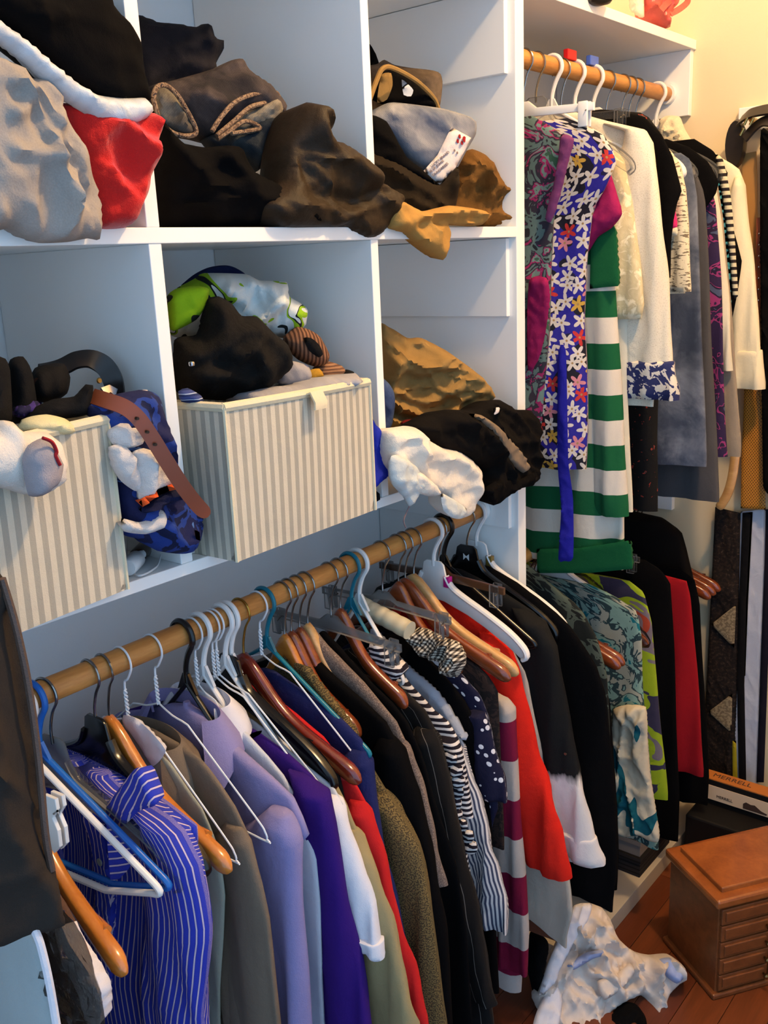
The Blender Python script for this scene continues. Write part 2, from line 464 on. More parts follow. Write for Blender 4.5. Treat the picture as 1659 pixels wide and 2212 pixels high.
def inflate(poly, pl, bulge=.03, back=.03, res=.0058, rim=.04, fold=(.008, 14, 60, 3.0), seed=1, ridges=(), world=False, soft=True, lean=0.0):
    """closed cloth body from an outline (photo pixels on plane pl, or plane metres with world=True)"""
    P = np.array(poly if world else [px_plane(x, y, pl) for x, y in poly], float)
    P = smooth_poly(P, res*1.0, True, soft)
    area = .5*np.sum(P[:, 0]*np.roll(P[:, 1], -1)-np.roll(P[:, 0], -1)*P[:, 1])
    if area < 0: P = P[::-1]
    lo, hi = P.min(0), P.max(0)
    xs = np.arange(lo[0], hi[0], res); ys = np.arange(lo[1], hi[1], res*.87)
    G = np.array([(x+(res/2 if j % 2 else 0), y) for j, y in enumerate(ys) for x in xs]) if len(xs) and len(ys) else np.zeros((0, 2))
    if len(G): G = G[inside(G, P)]
    A, B = P, np.roll(P, -1, 0)
    if len(G):
        d = seg_dist(G, A, B); k = d > res*.55; G = G[k]; d = d[k]
    else: d = np.zeros(0)
    V = [Vector((float(x), float(y))) for x, y in P]+[Vector((float(x), float(y))) for x, y in G]
    n = len(P)
    r = delaunay_2d_cdt(V, [(i, (i+1) % n) for i in range(n)], [], 1, 1e-6)
    v2, tris, orig = r[0], r[2], r[3]
    dd = np.concatenate([np.zeros(n), d])
    D = []
    for i, og in enumerate(orig): D.append(dd[og[0]] if og else 0.0)
    D = np.array(D); mx = max(D.max(), 1e-6); rim_ = min(rim*.75, mx)
    Q = np.array([(v.x, v.y) for v in v2])
    rd = np.zeros(len(Q))
    for pts, amp, wd in ridges:
        L = np.array([px_plane(x, y, pl) for x, y in pts] if not world else pts, float); L = smooth_poly(L, res, False)
        rd += amp*np.exp(-(seg_dist(Q, L[:-1], L[1:])/wd)**2)
    o, nn, ta, tb = pl; mb = MB(); vs = []; uv = []
    pr = np.sqrt(np.maximum(0, 1-(1-np.minimum(D/rim_, 1))**2))
    for i, (a, b) in enumerate(Q):
        f = (folds(a, b, seed, *fold[1:])+.42*folds(a, b, seed+.5, fold[1]*2.3, fold[2]+35, fold[3]))*fold[0] if fold[0] else 0
        h = pr[i]*(bulge+f+rd[i])
        vs.append(o+ta*a+tb*b+nn*(h+lean*b)); uv.append((a, b))
    nb = len(vs); mp = {}
    for i, (a, b) in enumerate(Q):
        if D[i] <= 1e-9: mp[i] = i
        else:
            mp[i] = len(vs); vs.append(o+ta*a+tb*b-nn*(pr[i]*back-lean*b)); uv.append((a, b))
    fs = [tuple(t) for t in tris]+[tuple(mp[j] for j in t)[::-1] for t in tris]
    fs = [f for f in fs if len(set(f)) > 2]
    mb.add(vs, fs, uv); return mb
def ribbon(pts, width, thick, nrm=None, taper=None):
    """flat strap following 3D points; nrm = function/vec giving the face normal"""
    P = [Vector(p) for p in pts]; rings = []; n = len(P)
    for i in range(n):
        t = (P[min(i+1, n-1)]-P[max(i-1, 0)]).normalized()
        N = Vector(nrm(i) if callable(nrm) else nrm); N = (N-t*N.dot(t)).normalized(); s = t.cross(N)
        wd = width*(taper[i] if taper else 1)/2
        rings.append([tuple(P[i]+s*a*wd+N*b*thick/2) for a, b in ((-1, -1), (1, -1), (1, 1), (-1, 1))])
    return MB().rings(rings)
def spline3(pts, k=8):
    P = [Vector(p) for p in pts]; out = []; n = len(P)
    for i in range(n-1):
        p0, p1, p2, p3 = P[max(i-1, 0)], P[i], P[i+1], P[min(i+2, n-1)]
        for j in range(k):
            t = j/k
            out.append(.5*((2*p1)+(-p0+p2)*t+(2*p0-5*p1+4*p2-p3)*t*t+(-p0+3*p1-3*p2+p3)*t**3))
    out.append(P[-1]); return out
def cloth(name, label, cat, mat, poly, pl, parent=None, **kw):
    mb = inflate(poly, pl, **kw)
    if parent is not None: return link(name, mb, mat, parent, off=None, angle=70)
    zs = min(p[2] for p in mb.v); c = Vector((sum(p[0] for p in mb.v)/len(mb.v), sum(p[1] for p in mb.v)/len(mb.v), zs))
    o = link(name, mb, mat, None, off=c, angle=70)
    return tag(o, label, cat)
def clothing(name, label, cat, mat, poly, pl, body='body', **kw):
    """as cloth() but a thing with parts: returns the Empty"""
    mb = inflate(poly, pl, **kw)
    zs = min(p[2] for p in mb.v); c = Vector((sum(p[0] for p in mb.v)/len(mb.v), sum(p[1] for p in mb.v)/len(mb.v), zs))
    t = thing(name, label, cat, c)
    link(body, mb, mat, t, angle=70)
    return t
def A(px, py, Y, ang=35, tilt=0): return plane_of('A', px, py, Y, ang, tilt)

# ---------------------------------------------------------------- upper left cubby
F_GREY = fabric('grey_marl', (150, 141, 134), var=.3, fine=500)
F_BLACK = fabric('black_cloth', (8, 7, 8), var=.3, rough=.9, spec=.06)
F_BLACKB = fabric('brown_black_cloth', (14, 11, 10), var=.25, rough=.85, spec=.08)
F_SILVER = blotch('silver_lining', [(0, (140, 146, 156)), (.5, (196, 200, 206))], 20, const=False, rough=.35)
F_RED = fabric('red_fleece', (190, 28, 26), var=.2, fuzz=.8, sheen=.3)
cloth('red_fleece_top', 'red fleece top bunched against the divider in the upper left cubby', 'fleece', F_RED,
      [(120, 225), (140, 270), (165, 330), (180, 390), (195, 440), (205, 492), (268, 492), (290, 460), (305, 400), (320, 335), (336, 290), (325, 245), (260, 240), (180, 225)],
      plane_of('Y', .0), bulge=.032, back=.06, fold=(.012, 12, 110, 2.5), seed=4,
      ridges=[([(160, 325), (230, 265), (300, 255)], .010, .010), ([(205, 385), (240, 420), (240, 470)], .012, .010), ([(255, 300), (290, 360), (280, 440)], .012, .012)])
jk = clothing('black_jacket', 'black jacket with shiny silver lining on top of the upper left pile', 'jacket', F_BLACK,
      [(-70, -45), (215, -45), (238, 15), (272, 50), (297, 100), (307, 170), (319, 222), (290, 230), (215, 226), (180, 206), (140, 180), (90, 130), (0, 62), (-70, 20)],
      plane_of('Y', -.004), bulge=.04, back=.10, rim=.06, fold=(.012, 8, 130, 2.5), seed=9)
cloth('lining', None, None, F_SILVER,
      [(-60, 76), (0, 96), (55, 140), (100, 184), (140, 218), (200, 256), (262, 276), (318, 256), (326, 238), (314, 212), (280, 212), (210, 205), (150, 168), (90, 118), (0, 46), (-60, 14)],
      plane_of('Y', -.024), jk, bulge=.016, back=.02, rim=.024, fold=(.003, 40, 60, 2.0), seed=3)
gp = clothing('grey_sweatpants', 'heather grey sweatpants hanging over the edge of the upper left cubby', 'sweatpants', F_GREY,
      [(-70, 115), (0, 125), (50, 145), (62, 168), (95, 172), (138, 216), (124, 236), (137, 262), (165, 317), (189, 378), (213, 439), (216, 516), (189, 515), (145, 523), (84, 525), (44, 510), (20, 494), (-70, 490)],
      plane_of('Y', -.022), bulge=.03, back=.06, rim=.04, fold=(.013, 9, 75, 3.0), seed=12,
      ridges=[([(118, 245), (95, 300), (90, 340), (0, 330)], .012, .008), ([(85, 345), (120, 420), (140, 515)], .012, .007), ([(105, 290), (135, 360), (160, 430)], -.010, .010), ([(0, 180), (35, 190), (30, 240), (0, 250)], .012, .007)])

# ---------------------------------------------------------------- upper middle cubby
DEN_DK = denim('faded_black_denim', (22, 21, 27), (50, 45, 48), 6)
DEN_FD = denim('worn_grey_denim', (44, 40, 42), (98, 86, 84), 7)
DEN_BL = denim('dark_blue_denim', (32, 38, 46), (72, 74, 72), 8)
F_FRAY = blotch('frayed_denim_edge', [(0, (92, 72, 60)), (.48, (140, 116, 94)), (.62, (60, 50, 52))], 120, 2, coord='ob')
F_BRBLK = fabric('black_brown_twill', (30, 23, 17), var=.3, rough=.75, spec=.3)
F_BROWN = fabric('dark_brown_sateen', (40, 28, 15), var=.3, rough=.6, spec=.22)
cloth('dark_jeans', 'charcoal black jeans folded at the back of the upper middle cubby', 'jeans', DEN_DK,
      [(280, 42), (345, 50), (420, 60), (434, 53), (456, 66), (460, 86), (478, 90), (484, 104), (464, 145), (475, 200), (430, 240), (330, 235), (275, 220)],
      A(390, 130, .22, 30), bulge=.05, back=.05, fold=(.008, 10, 20, 2), seed=14, ridges=[([(440, 70), (450, 120), (455, 160)], .012, .01)])
fj = clothing('worn_jeans', 'worn grey jeans with frayed hems in the upper middle cubby', 'jeans', DEN_FD,
      [(318, 190), (380, 172), (450, 152), (500, 130), (525, 127), (536, 150), (570, 175), (597, 200), (617, 230), (612, 262), (560, 262), (520, 280), (465, 300), (440, 310), (410, 303), (360, 292), (330, 255)],
      A(470, 220, .15, 30), bulge=.045, back=.05, fold=(.007, 11, 20, 2.5), seed=21, ridges=[([(330, 195), (420, 190), (520, 150)], -.01, .01), ([(420, 215), (480, 240)], .01, .014)])
def px3(pts, Y): return [onY(x, y, Y) for x, y in pts]
for pts in ([(331, 212), (338, 190), (356, 184), (380, 202), (402, 236), (424, 283), (405, 294), (372, 286), (345, 258), (331, 212)], [(458, 284), (480, 250), (512, 218), (555, 202), (592, 199), (601, 212), (575, 222), (540, 232), (505, 262), (468, 293)],
            [(470, 300), (500, 280), (530, 262), (562, 276), (540, 283), (500, 288)]):
    link('frayed_hem', MB().tube(spline3(px3(pts, .085), 5), .0034, 7), F_FRAY, fj)
F_DENLT = denim('denim_inside', (84, 78, 72), (146, 136, 120), 14)
cloth('hem_inside', None, None, F_DENLT, [(333, 212), (340, 192), (356, 188), (380, 206), (402, 240), (418, 282), (402, 290), (372, 282), (347, 256)], A(375, 240, .098, 30), fj, bulge=.006, back=.02, rim=.01, fold=(.004, 40, 60, 2), seed=22)
cloth('hem_inside', None, None, F_DENLT, [(462, 292), (500, 262), (540, 240), (600, 214), (612, 235), (600, 258), (560, 272), (510, 288)], A(540, 258, .098, 30), fj, bulge=.008, back=.02, rim=.012, fold=(.005, 40, 20, 2), seed=23)
cloth('rolled_jeans_leg', 'dark blue jeans leg poking out below the frayed grey jeans', 'jeans', DEN_BL,
      [(430, 300), (520, 265), (560, 248), (618, 245), (612, 290), (585, 312), (576, 350), (552, 372), (530, 350), (470, 335)],
      A(540, 300, .12, 30), bulge=.04, back=.05, fold=(.008, 16, 100, 2.5), seed=24)
cloth('black_trousers', 'black trousers in a soft heap along the front of the upper middle cubby', 'trousers', F_BLACK,
      [(328, 225), (350, 262), (385, 305), (440, 318), (510, 316), (545, 370), (600, 400), (660, 440), (680, 492), (520, 493), (345, 493), (335, 330)],
      A(480, 420, .07, 22), bulge=.05, back=.07, fold=(.014, 8, 150, 3), seed=31, ridges=[([(345, 310), (420, 400), (460, 480)], .012, .015), ([(470, 340), (515, 400), (520, 485)], .012, .012)])
cloth('dark_brown_trousers', 'dark brown sateen trousers peaked against the divider and drooping over the shelf edge', 'trousers', F_BROWN,
      [(615, 392), (630, 300), (650, 232), (662, 221), (690, 228), (700, 270), (704, 296), (742, 316), (780, 355), (802, 386), (818, 392), (850, 418), (854, 446), (846, 470), (816, 510), (790, 516), (752, 500), (738, 492), (600, 492), (560, 440)],
      plane_of('Y', .005), bulge=.035, back=.09, rim=.05, fold=(.012, 10, 120, 2.5), seed=35,
      ridges=[([(660, 228), (665, 290), (720, 350), (790, 390)], .016, .014), ([(640, 330), (650, 410), (760, 440), (830, 400)], -.016, .014), ([(715, 485), (760, 450), (800, 420)], .012, .008), ([(800, 430), (830, 455)], .012, .008)])

# ---------------------------------------------------------------- upper right cubby
DEN_TAN = denim('tan_grey_denim', (70, 58, 46), (122, 104, 86), 8)
DEN_LT = denim('light_blue_denim', (58, 72, 100), (166, 164, 164), 5, .35, .6)
F_CORD = fabric('brown_corduroy', (104, 72, 34), var=.4, fuzz=.8)
F_KHAKI = fabric('khaki_twill', (164, 124, 66), var=.2)
F_KHAKI2 = fabric('khaki_brown_twill', (142, 112, 66), var=.22)
F_LABEL = fabric('cloth_label', (222, 210, 205), var=.08, rough=.8)
F_DKBR = fabric('dark_olive_brown', (32, 24, 14), var=.3)
F_INK = fabric('ink_print', (120, 104, 108), var=.2); F_INKRED = fabric('red_embroidery', (140, 30, 38), var=.2)
cloth('charcoal_sock', 'charcoal cloth corner behind the folded tan jeans', 'cloth', F_BLACK, [(785, 92), (800, 96), (812, 118), (818, 145), (785, 150)], A(800, 120, .25, 30), bulge=.02, back=.03, rim=.02)
tj = clothing('folded_tan_jeans', 'tan grey jeans with an open waistband atop the upper right pile', 'jeans', DEN_TAN,
      [(785, 150), (815, 138), (830, 129), (852, 140), (885, 146), (935, 152), (952, 160), (956, 182), (951, 226), (938, 236), (900, 232), (860, 236), (785, 240)],
      A(870, 190, .16, 38), bulge=.03, back=.06, fold=(.005, 12, 20, 2), seed=41, body='folded_body')
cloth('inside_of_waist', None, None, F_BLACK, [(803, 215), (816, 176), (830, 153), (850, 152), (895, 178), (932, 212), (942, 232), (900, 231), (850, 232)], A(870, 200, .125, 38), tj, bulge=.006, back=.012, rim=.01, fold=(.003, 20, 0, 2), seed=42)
link('waist_rim', MB().tube(spline3([px for px in px3([(799, 214), (812, 178), (826, 149), (848, 147), (898, 174), (936, 210), (947, 234)], .088)], 6), .0042, 7), F_KHAKI2, tj)
cloth('pocket_lining', None, None, F_KHAKI2, [(825, 160), (845, 158), (848, 185), (836, 215), (815, 222), (818, 190)], A(870, 200, .105, 38), tj, bulge=.006, back=.006, rim=.008, seed=43)
cloth('care_tag', None, None, F_SILVER, [(868, 172), (885, 185), (893, 195), (888, 208), (872, 205)], A(870, 200, .10, 38), tj, bulge=.004, back=.004, rim=.006, seed=44)
lj = clothing('light_jeans', 'faded light blue jeans with a stitched brand patch on the waistband', 'jeans', DEN_LT,
      [(785, 250), (830, 225), (850, 221), (890, 225), (960, 235), (1015, 252), (1029, 266), (1028, 290), (1010, 322), (987, 365), (970, 382), (948, 402), (930, 394), (912, 368), (870, 335), (835, 295), (785, 275)],
      A(930, 300, .075, 38), bulge=.028, back=.05, fold=(.004, 14, 150, 3), seed=46, ridges=[([(905, 238), (890, 290), (862, 330)], .004, .004), ([(975, 252), (960, 310), (916, 366)], -.006, .003), ([(845, 222), (835, 245), (850, 255)], .006, .005)])
lp = cloth('waist_patch', None, None, F_LABEL, [(975, 274), (1018, 298), (1004, 326), (984, 362), (950, 399), (914, 370), (945, 335)], A(960, 335, .042, 38), lj, bulge=.006, back=.006, rim=.006, fold=(.0015, 20, 0, 2), seed=47, soft=False)
lp['label'] = 'white fabric waist patch with red emblem and grey lettering'
def on_patch(x, y, d=.0085):
    pl = A(960, 335, .042, 38); a, b = px_plane(x, y, pl); return pl[0]+pl[2]*a+pl[3]*b+pl[1]*d
for (x, y, r, mt) in [(1000, 302, .0052, F_INKRED), (986, 306, .0036, F_INKRED), (995, 310, .0034, F_INKRED), (990, 296, .0036, F_INKRED), (979, 326, .0022, F_INK), (985, 331, .0022, F_INK)]:
    c = on_patch(x, y); link('emblem_petal', MB().lathe([(r*.3, -.0006), (r, -.0003), (r, .0004), (r*.2, .0009)], c, 9, 'Y'), mt, lj)
def text_part(body, size, mat, parent, loc, xdir, ydir, depth=.0004, name='lettering'):
    cu = bpy.data.curves.new(name, 'FONT'); cu.body = body; cu.size = size; cu.extrude = depth; cu.align_x = 'CENTER'; cu.align_y = 'CENTER'
    tmp = bpy.data.objects.new(name+'_tmp', cu); COL.objects.link(tmp)
    dg = bpy.context.evaluated_depsgraph_get(); me = bpy.data.meshes.new_from_object(tmp.evaluated_get(dg))
    bpy.data.objects.remove(tmp); bpy.data.curves.remove(cu)
    xd = Vector(xdir).normalized(); yd = Vector(ydir); yd = (yd-xd*yd.dot(xd)).normalized(); zd = xd.cross(yd)
    M = Matrix((xd, yd, zd)).transposed().to_4x4(); M.translation = Vector(loc)-parent.location
    me.transform(M); me.materials.clear(); me.materials.append(mat); me.name = name
    o = bpy.data.objects.new(name, me); COL.objects.link(o); o.parent = parent; return o
xd = on_patch(975, 330)-on_patch(925, 372); yd = on_patch(955, 345)-on_patch(970, 375)
for k, (x, y, tx) in enumerate([(948, 345, 'LUCKY BRAND'), (941, 357, 'BLUE JEANS'), (949, 361, 'DUNGAREES')]):
    text_part(tx, .0062, F_INK, lj, on_patch(x, y+k*3, .0075), xd, yd)
cloth('black_folded_trousers', 'black trousers tucked beneath the light blue jeans', 'trousers', F_BLACK,
      [(785, 250), (835, 262), (875, 335), (912, 366), (948, 402), (915, 400), (880, 385), (785, 350)], A(860, 330, .09, 38), bulge=.03, back=.06, fold=(.006, 12, 150, 2), seed=51)
cloth('dark_olive_trousers', 'dark olive brown trousers wedged above the khaki ones', 'trousers', F_DKBR,
      [(785, 330), (850, 348), (920, 388), (950, 400), (988, 360), (992, 400), (984, 450), (975, 484), (930, 486), (880, 486), (840, 486), (785, 486)], A(890, 400, .07, 38), bulge=.03, back=.06, fold=(.01, 12, 150, 2), seed=52)
cloth('brown_corduroys', 'brown corduroy trousers crumpled in the corner of the upper right cubby', 'trousers', F_CORD,
      [(985, 380), (1000, 332), (1020, 322), (1050, 335), (1070, 360), (1080, 382), (1100, 400), (1106, 420), (1092, 436), (1088, 447), (1100, 460), (1109, 480), (1098, 489), (1030, 489), (975, 460)],
      A(1050, 420, .06, 38), bulge=.025, back=.05, fold=(.016, 20, 30, 2), seed=55, ridges=[([(1010, 355), (1035, 345), (1060, 365)], .012, .007), ([(1015, 395), (1040, 372), (1050, 395)], .014, .006), ([(1060, 400), (1090, 410)], .012, .008), ([(1030, 470), (1070, 462), (1100, 478)], .012, .007)])
cloth('khaki_trousers', 'tan khaki trousers with one leg flopping over the shelf edge below the corduroys', 'trousers', F_KHAKI,
      [(846, 428), (880, 440), (910, 456), (940, 450), (970, 444), (1010, 448), (1046, 455), (1056, 466), (1042, 485), (1010, 489), (965, 487), (972, 500), (968, 530), (957, 562), (930, 546), (900, 522), (880, 504), (846, 492)],
      plane_of('Y', -.012), bulge=.014, back=.035, rim=.02, fold=(.006, 16, 150, 2.5), seed=57, ridges=[([(880, 475), (930, 460), (1000, 455), (1040, 462)], .010, .006), ([(900, 485), (960, 478), (1020, 475)], -.008, .006)])

# ---------------------------------------------------------------- lower left cubby : striped bin, socks, belts, towel
M_BIN = striped('ticking_stripe', [(0, (204, 194, 174)), (.5, (164, 158, 144))], .0165, 'u', rough=.9)
M_BIND = fabric('cream_binding', (214, 202, 172), var=.08)
M_BININ = fabric('bin_inside', (196, 190, 178), var=.08)
def quad(a, b, c, d): return [Vector(a), Vector(b), Vector(c), Vector(d)]
def bin_box(label, FL, FR, depth, z0, htL, htR, flare=0.0, tab=None):
    """fabric bin: front bottom-left / bottom-right corners (x,y), depth into the shelf"""
    FL, FR = Vector((FL[0], FL[1], 0)), Vector((FR[0], FR[1], 0)); ax = (FR-FL).normalized(); ay = Vector((-ax.y, ax.x, 0)); W = (FR-FL).length
    root = thing('storage_bin', label, 'storage bin', ((FL+FR)/2+ay*depth/2+Vector((0, 0, z0))), None)
    def P(u, v, z): return FL+ax*u+ay*v+Vector((0, 0, z0+z))
    th = .006; n = 24
    def wall(name, u0, v0, u1, v1, h0, h1, inn):
        mb = MB(); L = math.hypot(u1-u0, v1-v0); vs = []; uvs = []; fs = []; rows = 10
        for r in range(rows+1):
            for i in range(n+1):
                t = i/n; h = (h0+(h1-h0)*t); z = h*r/rows
                bow = math.sin(math.pi*t)*math.sin(math.pi*r/rows*.5)*.005
                u, v = u0+(u1-u0)*t, v0+(v1-v0)*t
                q = P(u, v, z)-inn*bow
                vs.append(q); uvs.append((t*L, z))
        b = len(vs)
        for q in list(vs): vs.append(q+inn*th)
        uvs += uvs[:]
        m_ = n+1
        for r in range(rows):
            for i in range(n):
                f = (r*m_+i, r*m_+i+1, (r+1)*m_+i+1, (r+1)*m_+i); fs.append(f); fs.append(tuple(b+k for k in f[::-1]))
        for i in range(n): fs.append((rows*m_+i, rows*m_+i+1, b+rows*m_+i+1, b+rows*m_+i)); fs.append((i+1, i, b+i, b+i+1))
        for r in range(rows): fs.append((r*m_, (r+1)*m_, b+(r+1)*m_, b+r*m_)); fs.append(((r+1)*m_+n, r*m_+n, b+r*m_+n, b+(r+1)*m_+n))
        mb.add(vs, fs, uvs); link(name, mb, M_BIN, root)
        link('rim_binding', MB().tube([P(u0+(u1-u0)*t, v0+(v1-v0)*t, h0+(h1-h0)*t-.001)-inn*(math.sin(math.pi*t)*.005-.003) for t in [k/12 for k in range(13)]], .0068, 8), M_BIND, root)
    wall('front_wall', 0, 0, W, 0, htL, htR, ay)
    wall('back_wall', W, depth, 0, depth, htR, htL, -ay)
    wall('side_wall', 0, depth, 0, 0, htL, htL, ax)
    wall('side_wall', W, 0, W, depth, htR, htR, -ax)
    for u in (0, W): link('corner_piping', MB().tube([P(u, 0, z_) for z_ in (0.0, .08, .16, htL if u == 0 else htR)], .0028, 6), M_BIND, root)
    mb = MB(); mb.add([P(0, 0, .002), P(W, 0, .002), P(W, depth, .002), P(0, depth, .002), P(0, 0, .008), P(W, 0, .008), P(W, depth, .008), P(0, depth, .008)], [(0, 1, 2, 3), (7, 6, 5, 4), (0, 4, 5, 1), (1, 5, 6, 2), (2, 6, 7, 3), (3, 7, 4, 0)])
    link('bottom', mb, M_BININ, root)
    if tab:
        u, z = tab
        c = P(u, -.004, z)
        r = ribbon([c, c-ay*.012+Vector((0, 0, .004)), c-ay*.02-Vector((0, 0, .010)), c-ay*.019-Vector((0, 0, .02))], .026, .003, nrm=lambda i: (-ay+Vector((0, 0, .5))))
        link('pull_tab', r, M_BIND, root)
    return root, P
ZS = Z_BOT+.0175
b1l, b1r = onZ(38, 1369, ZS), onZ(277, 1272, ZS)
b2l, b2r = onZ(513, 1214, ZS), onZ(811, 1101, ZS)
bin1, BP1 = bin_box('striped fabric bin in the lower left cubby with a grey toed sock over its rim', (.352, -.060), (.657, -.021), .29, ZS, .215, .217)
bin2, BP2 = bin_box('striped fabric bin in the lower middle cubby heaped with fleece', (.808, -.058), (1.118, -.043), .30, ZS, .211, .206, tab=(.165, .206))

F_WOOL = fabric('white_sock', (216, 206, 196), var=.12, fuzz=.6)
F_TOE = fabric('grey_sock_toe', (150, 142, 146), var=.2, fuzz=.6)
F_CREAM = fabric('cream_sock', (214, 202, 158), var=.12, fuzz=.5)
F_SOCKB = fabric('black_sock', (18, 17, 18), var=.3, fuzz=.6)
F_NAVYSOCK = blotch('navy_pattern_sock', [(0, (26, 24, 60)), (.5, (60, 44, 110)), (.6, (18, 16, 34))], 40)
sk = clothing('white_sock', 'white sock with grey toe drooping over the front of the striped bin', 'sock', F_WOOL,
      [(-70, 945), (-10, 930), (0, 908), (28, 912), (50, 932), (100, 934), (124, 955), (134, 1000), (128, 1040), (92, 1068), (50, 1068), (10, 1056), (-70, 1040)],
      plane_of('Y', -.066), bulge=.035, back=.02, rim=.05, fold=(.006, 14, 20, 2), seed=61)
cloth('toe', None, None, F_TOE, [(48, 990), (60, 962), (90, 946), (116, 960), (132, 1000), (124, 1044), (92, 1071), (62, 1071), (52, 1030)], plane_of('Y', -.100), sk, bulge=.022, back=.012, rim=.03, fold=(.004, 20, 20, 2), seed=62)
link('red_trim', MB().tube(spline3(px3([(92, 946), (112, 955), (122, 975), (120, 985), (130, 1005)], -.118), 5), .002, 6), F_INKRED, sk)
cloth('cream_sock', 'pale yellow cream sock lying across the rim of the left bin', 'sock', F_CREAM, [(36, 928), (58, 902), (100, 895), (140, 904), (167, 925), (155, 938), (120, 944), (80, 938)],
      A(100, 920, -.02, 20), bulge=.02, back=.04, rim=.03, fold=(.004, 20, 20, 2), seed=63)
cloth('black_sock', 'black sock with rounded toe at the far left of the bin', 'sock', F_SOCKB, [(-60, 775), (0, 770), (12, 775), (22, 800), (26, 905), (0, 925), (-60, 925)], A(0, 850, .03, 30), bulge=.03, back=.05, rim=.03, seed=64)
cloth('black_sock', 'black sock standing upright in the middle of the left bin', 'sock', F_SOCKB, [(16, 790), (30, 772), (50, 770), (64, 790), (72, 815), (80, 880), (60, 910), (22, 910)], A(45, 840, .07, 30), bulge=.03, back=.05, rim=.03, seed=65)
cloth('brown_flecked_sock', 'black sock with brown flecks beside the looped belt', 'sock',
      blotch('brown_fleck', [(0, (16, 14, 14)), (.6, (84, 44, 28)), (.68, (24, 18, 16))], 30), [(60, 830), (75, 795), (105, 786), (138, 786), (152, 815), (145, 850), (110, 870), (65, 865)], A(105, 825, .1, 30), bulge=.03, back=.05, rim=.03, seed=66)
cloth('navy_sock', 'navy and violet patterned sock peeking between black socks', 'sock', F_NAVYSOCK, [(28, 880), (50, 866), (90, 868), (88, 890), (50, 905), (28, 900)], A(55, 885, .05, 30), bulge=.02, back=.03, rim=.02, seed=67)
cloth('black_sock', 'long black sock lying towards the towel on the left bin', 'sock', F_SOCKB, [(48, 910), (75, 880), (115, 862), (160, 856), (185, 830), (201, 832), (200, 858), (190, 895), (140, 905), (80, 915)], A(125, 880, .02, 30), bulge=.025, back=.05, rim=.03, seed=68)
M_LEATHB = plain('black_leather', (24, 18, 16), .35, .5)
M_LEATHBR = plain('brown_leather', (128, 62, 34), .42, .5)
M_BRASS = plain('brass', (170, 140, 80), .3, .5, 1.0)
M_CHROME = plain('chrome_wire', (190, 190, 195), .18, .5, 1.0)
bl = thing('black_belt', 'black leather belt looped upright above the socks', 'belt', onY(200, 860, .06))
def yl(pts): return [onY(x, y, Y) for x, y, Y in pts]
link('strap', ribbon(spline3(yl([(95, 800, .1), (135, 792, .1), (165, 778, .09), (198, 776, .08), (228, 793, .07), (245, 825, .06), (249, 862, .06), (240, 890, .06)]), 6), .026, .004, nrm=(-.55, -.3, .5)), M_LEATHB, bl)
link('belt_keeper', ribbon(yl([(222, 846, .055), (236, 840, .055), (250, 848, .055)]), .010, .004, nrm=(-.5, -.8, .4)), M_CHROME, bl)
link('stud', MB().lathe([(.003, -.002), (.004, 0), (.001, .002)], onY(214, 822, .045), 8, 'Y'), M_BRASS, bl)
bb = thing('brown_belt', 'brown leather belt trailing from the left bin across the towel', 'belt', onY(330, 1000, -.03))
bpts = spline3(yl([(200, 856, .0), (232, 866, -.025), (270, 880, -.045), (300, 905, -.055), (330, 948, -.062), (362, 1000, -.066), (398, 1055, -.068), (430, 1095, -.068), (450, 1113, -.068)]), 6)
tp = [1]*(len(bpts)-5)+[.95, .88, .75, .55, .25]
link('strap', ribbon(bpts, .019, .004, nrm=(-.65, -.7, .35), taper=tp), M_LEATHBR, bb)
for x, y, Y in ((298, 906, -.058), (320, 935, -.064), (337, 962, -.067)):
    link('punch_hole', MB().lathe([(.0019, -.002), (.0022, .002)], onY(x-2, y-2, Y), 8, 'Y'), M_LEATHB, bb)
F_TOWB = blotch('blue_towel_print', [(0, (20, 26, 60)), (.36, (34, 58, 130)), (.47, (26, 30, 70)), (.62, (74, 110, 170)), (.68, (30, 40, 90))], 16, 3)
F_TOWW = fabric('white_plush', (206, 198, 194), var=.15, fuzz=1.2, sheen=.3)
F_TOWO = fabric('orange_plush', (206, 84, 40), var=.2, fuzz=1.0)
tw = clothing('plush_blanket', 'plush blue white and orange blanket stuffed beside the left bin', 'blanket', F_TOWB,
      [(190, 880), (240, 862), (300, 842), (336, 850), (352, 890), (364, 935), (374, 1000), (398, 1060), (432, 1112), (432, 1165), (402, 1196), (340, 1190), (300, 1165), (262, 1150), (250, 1050), (230, 960)],
      plane_of('Y', -.006), bulge=.028, back=.07, rim=.05, fold=(.012, 12, 120, 2), seed=71, body='blue_folds')
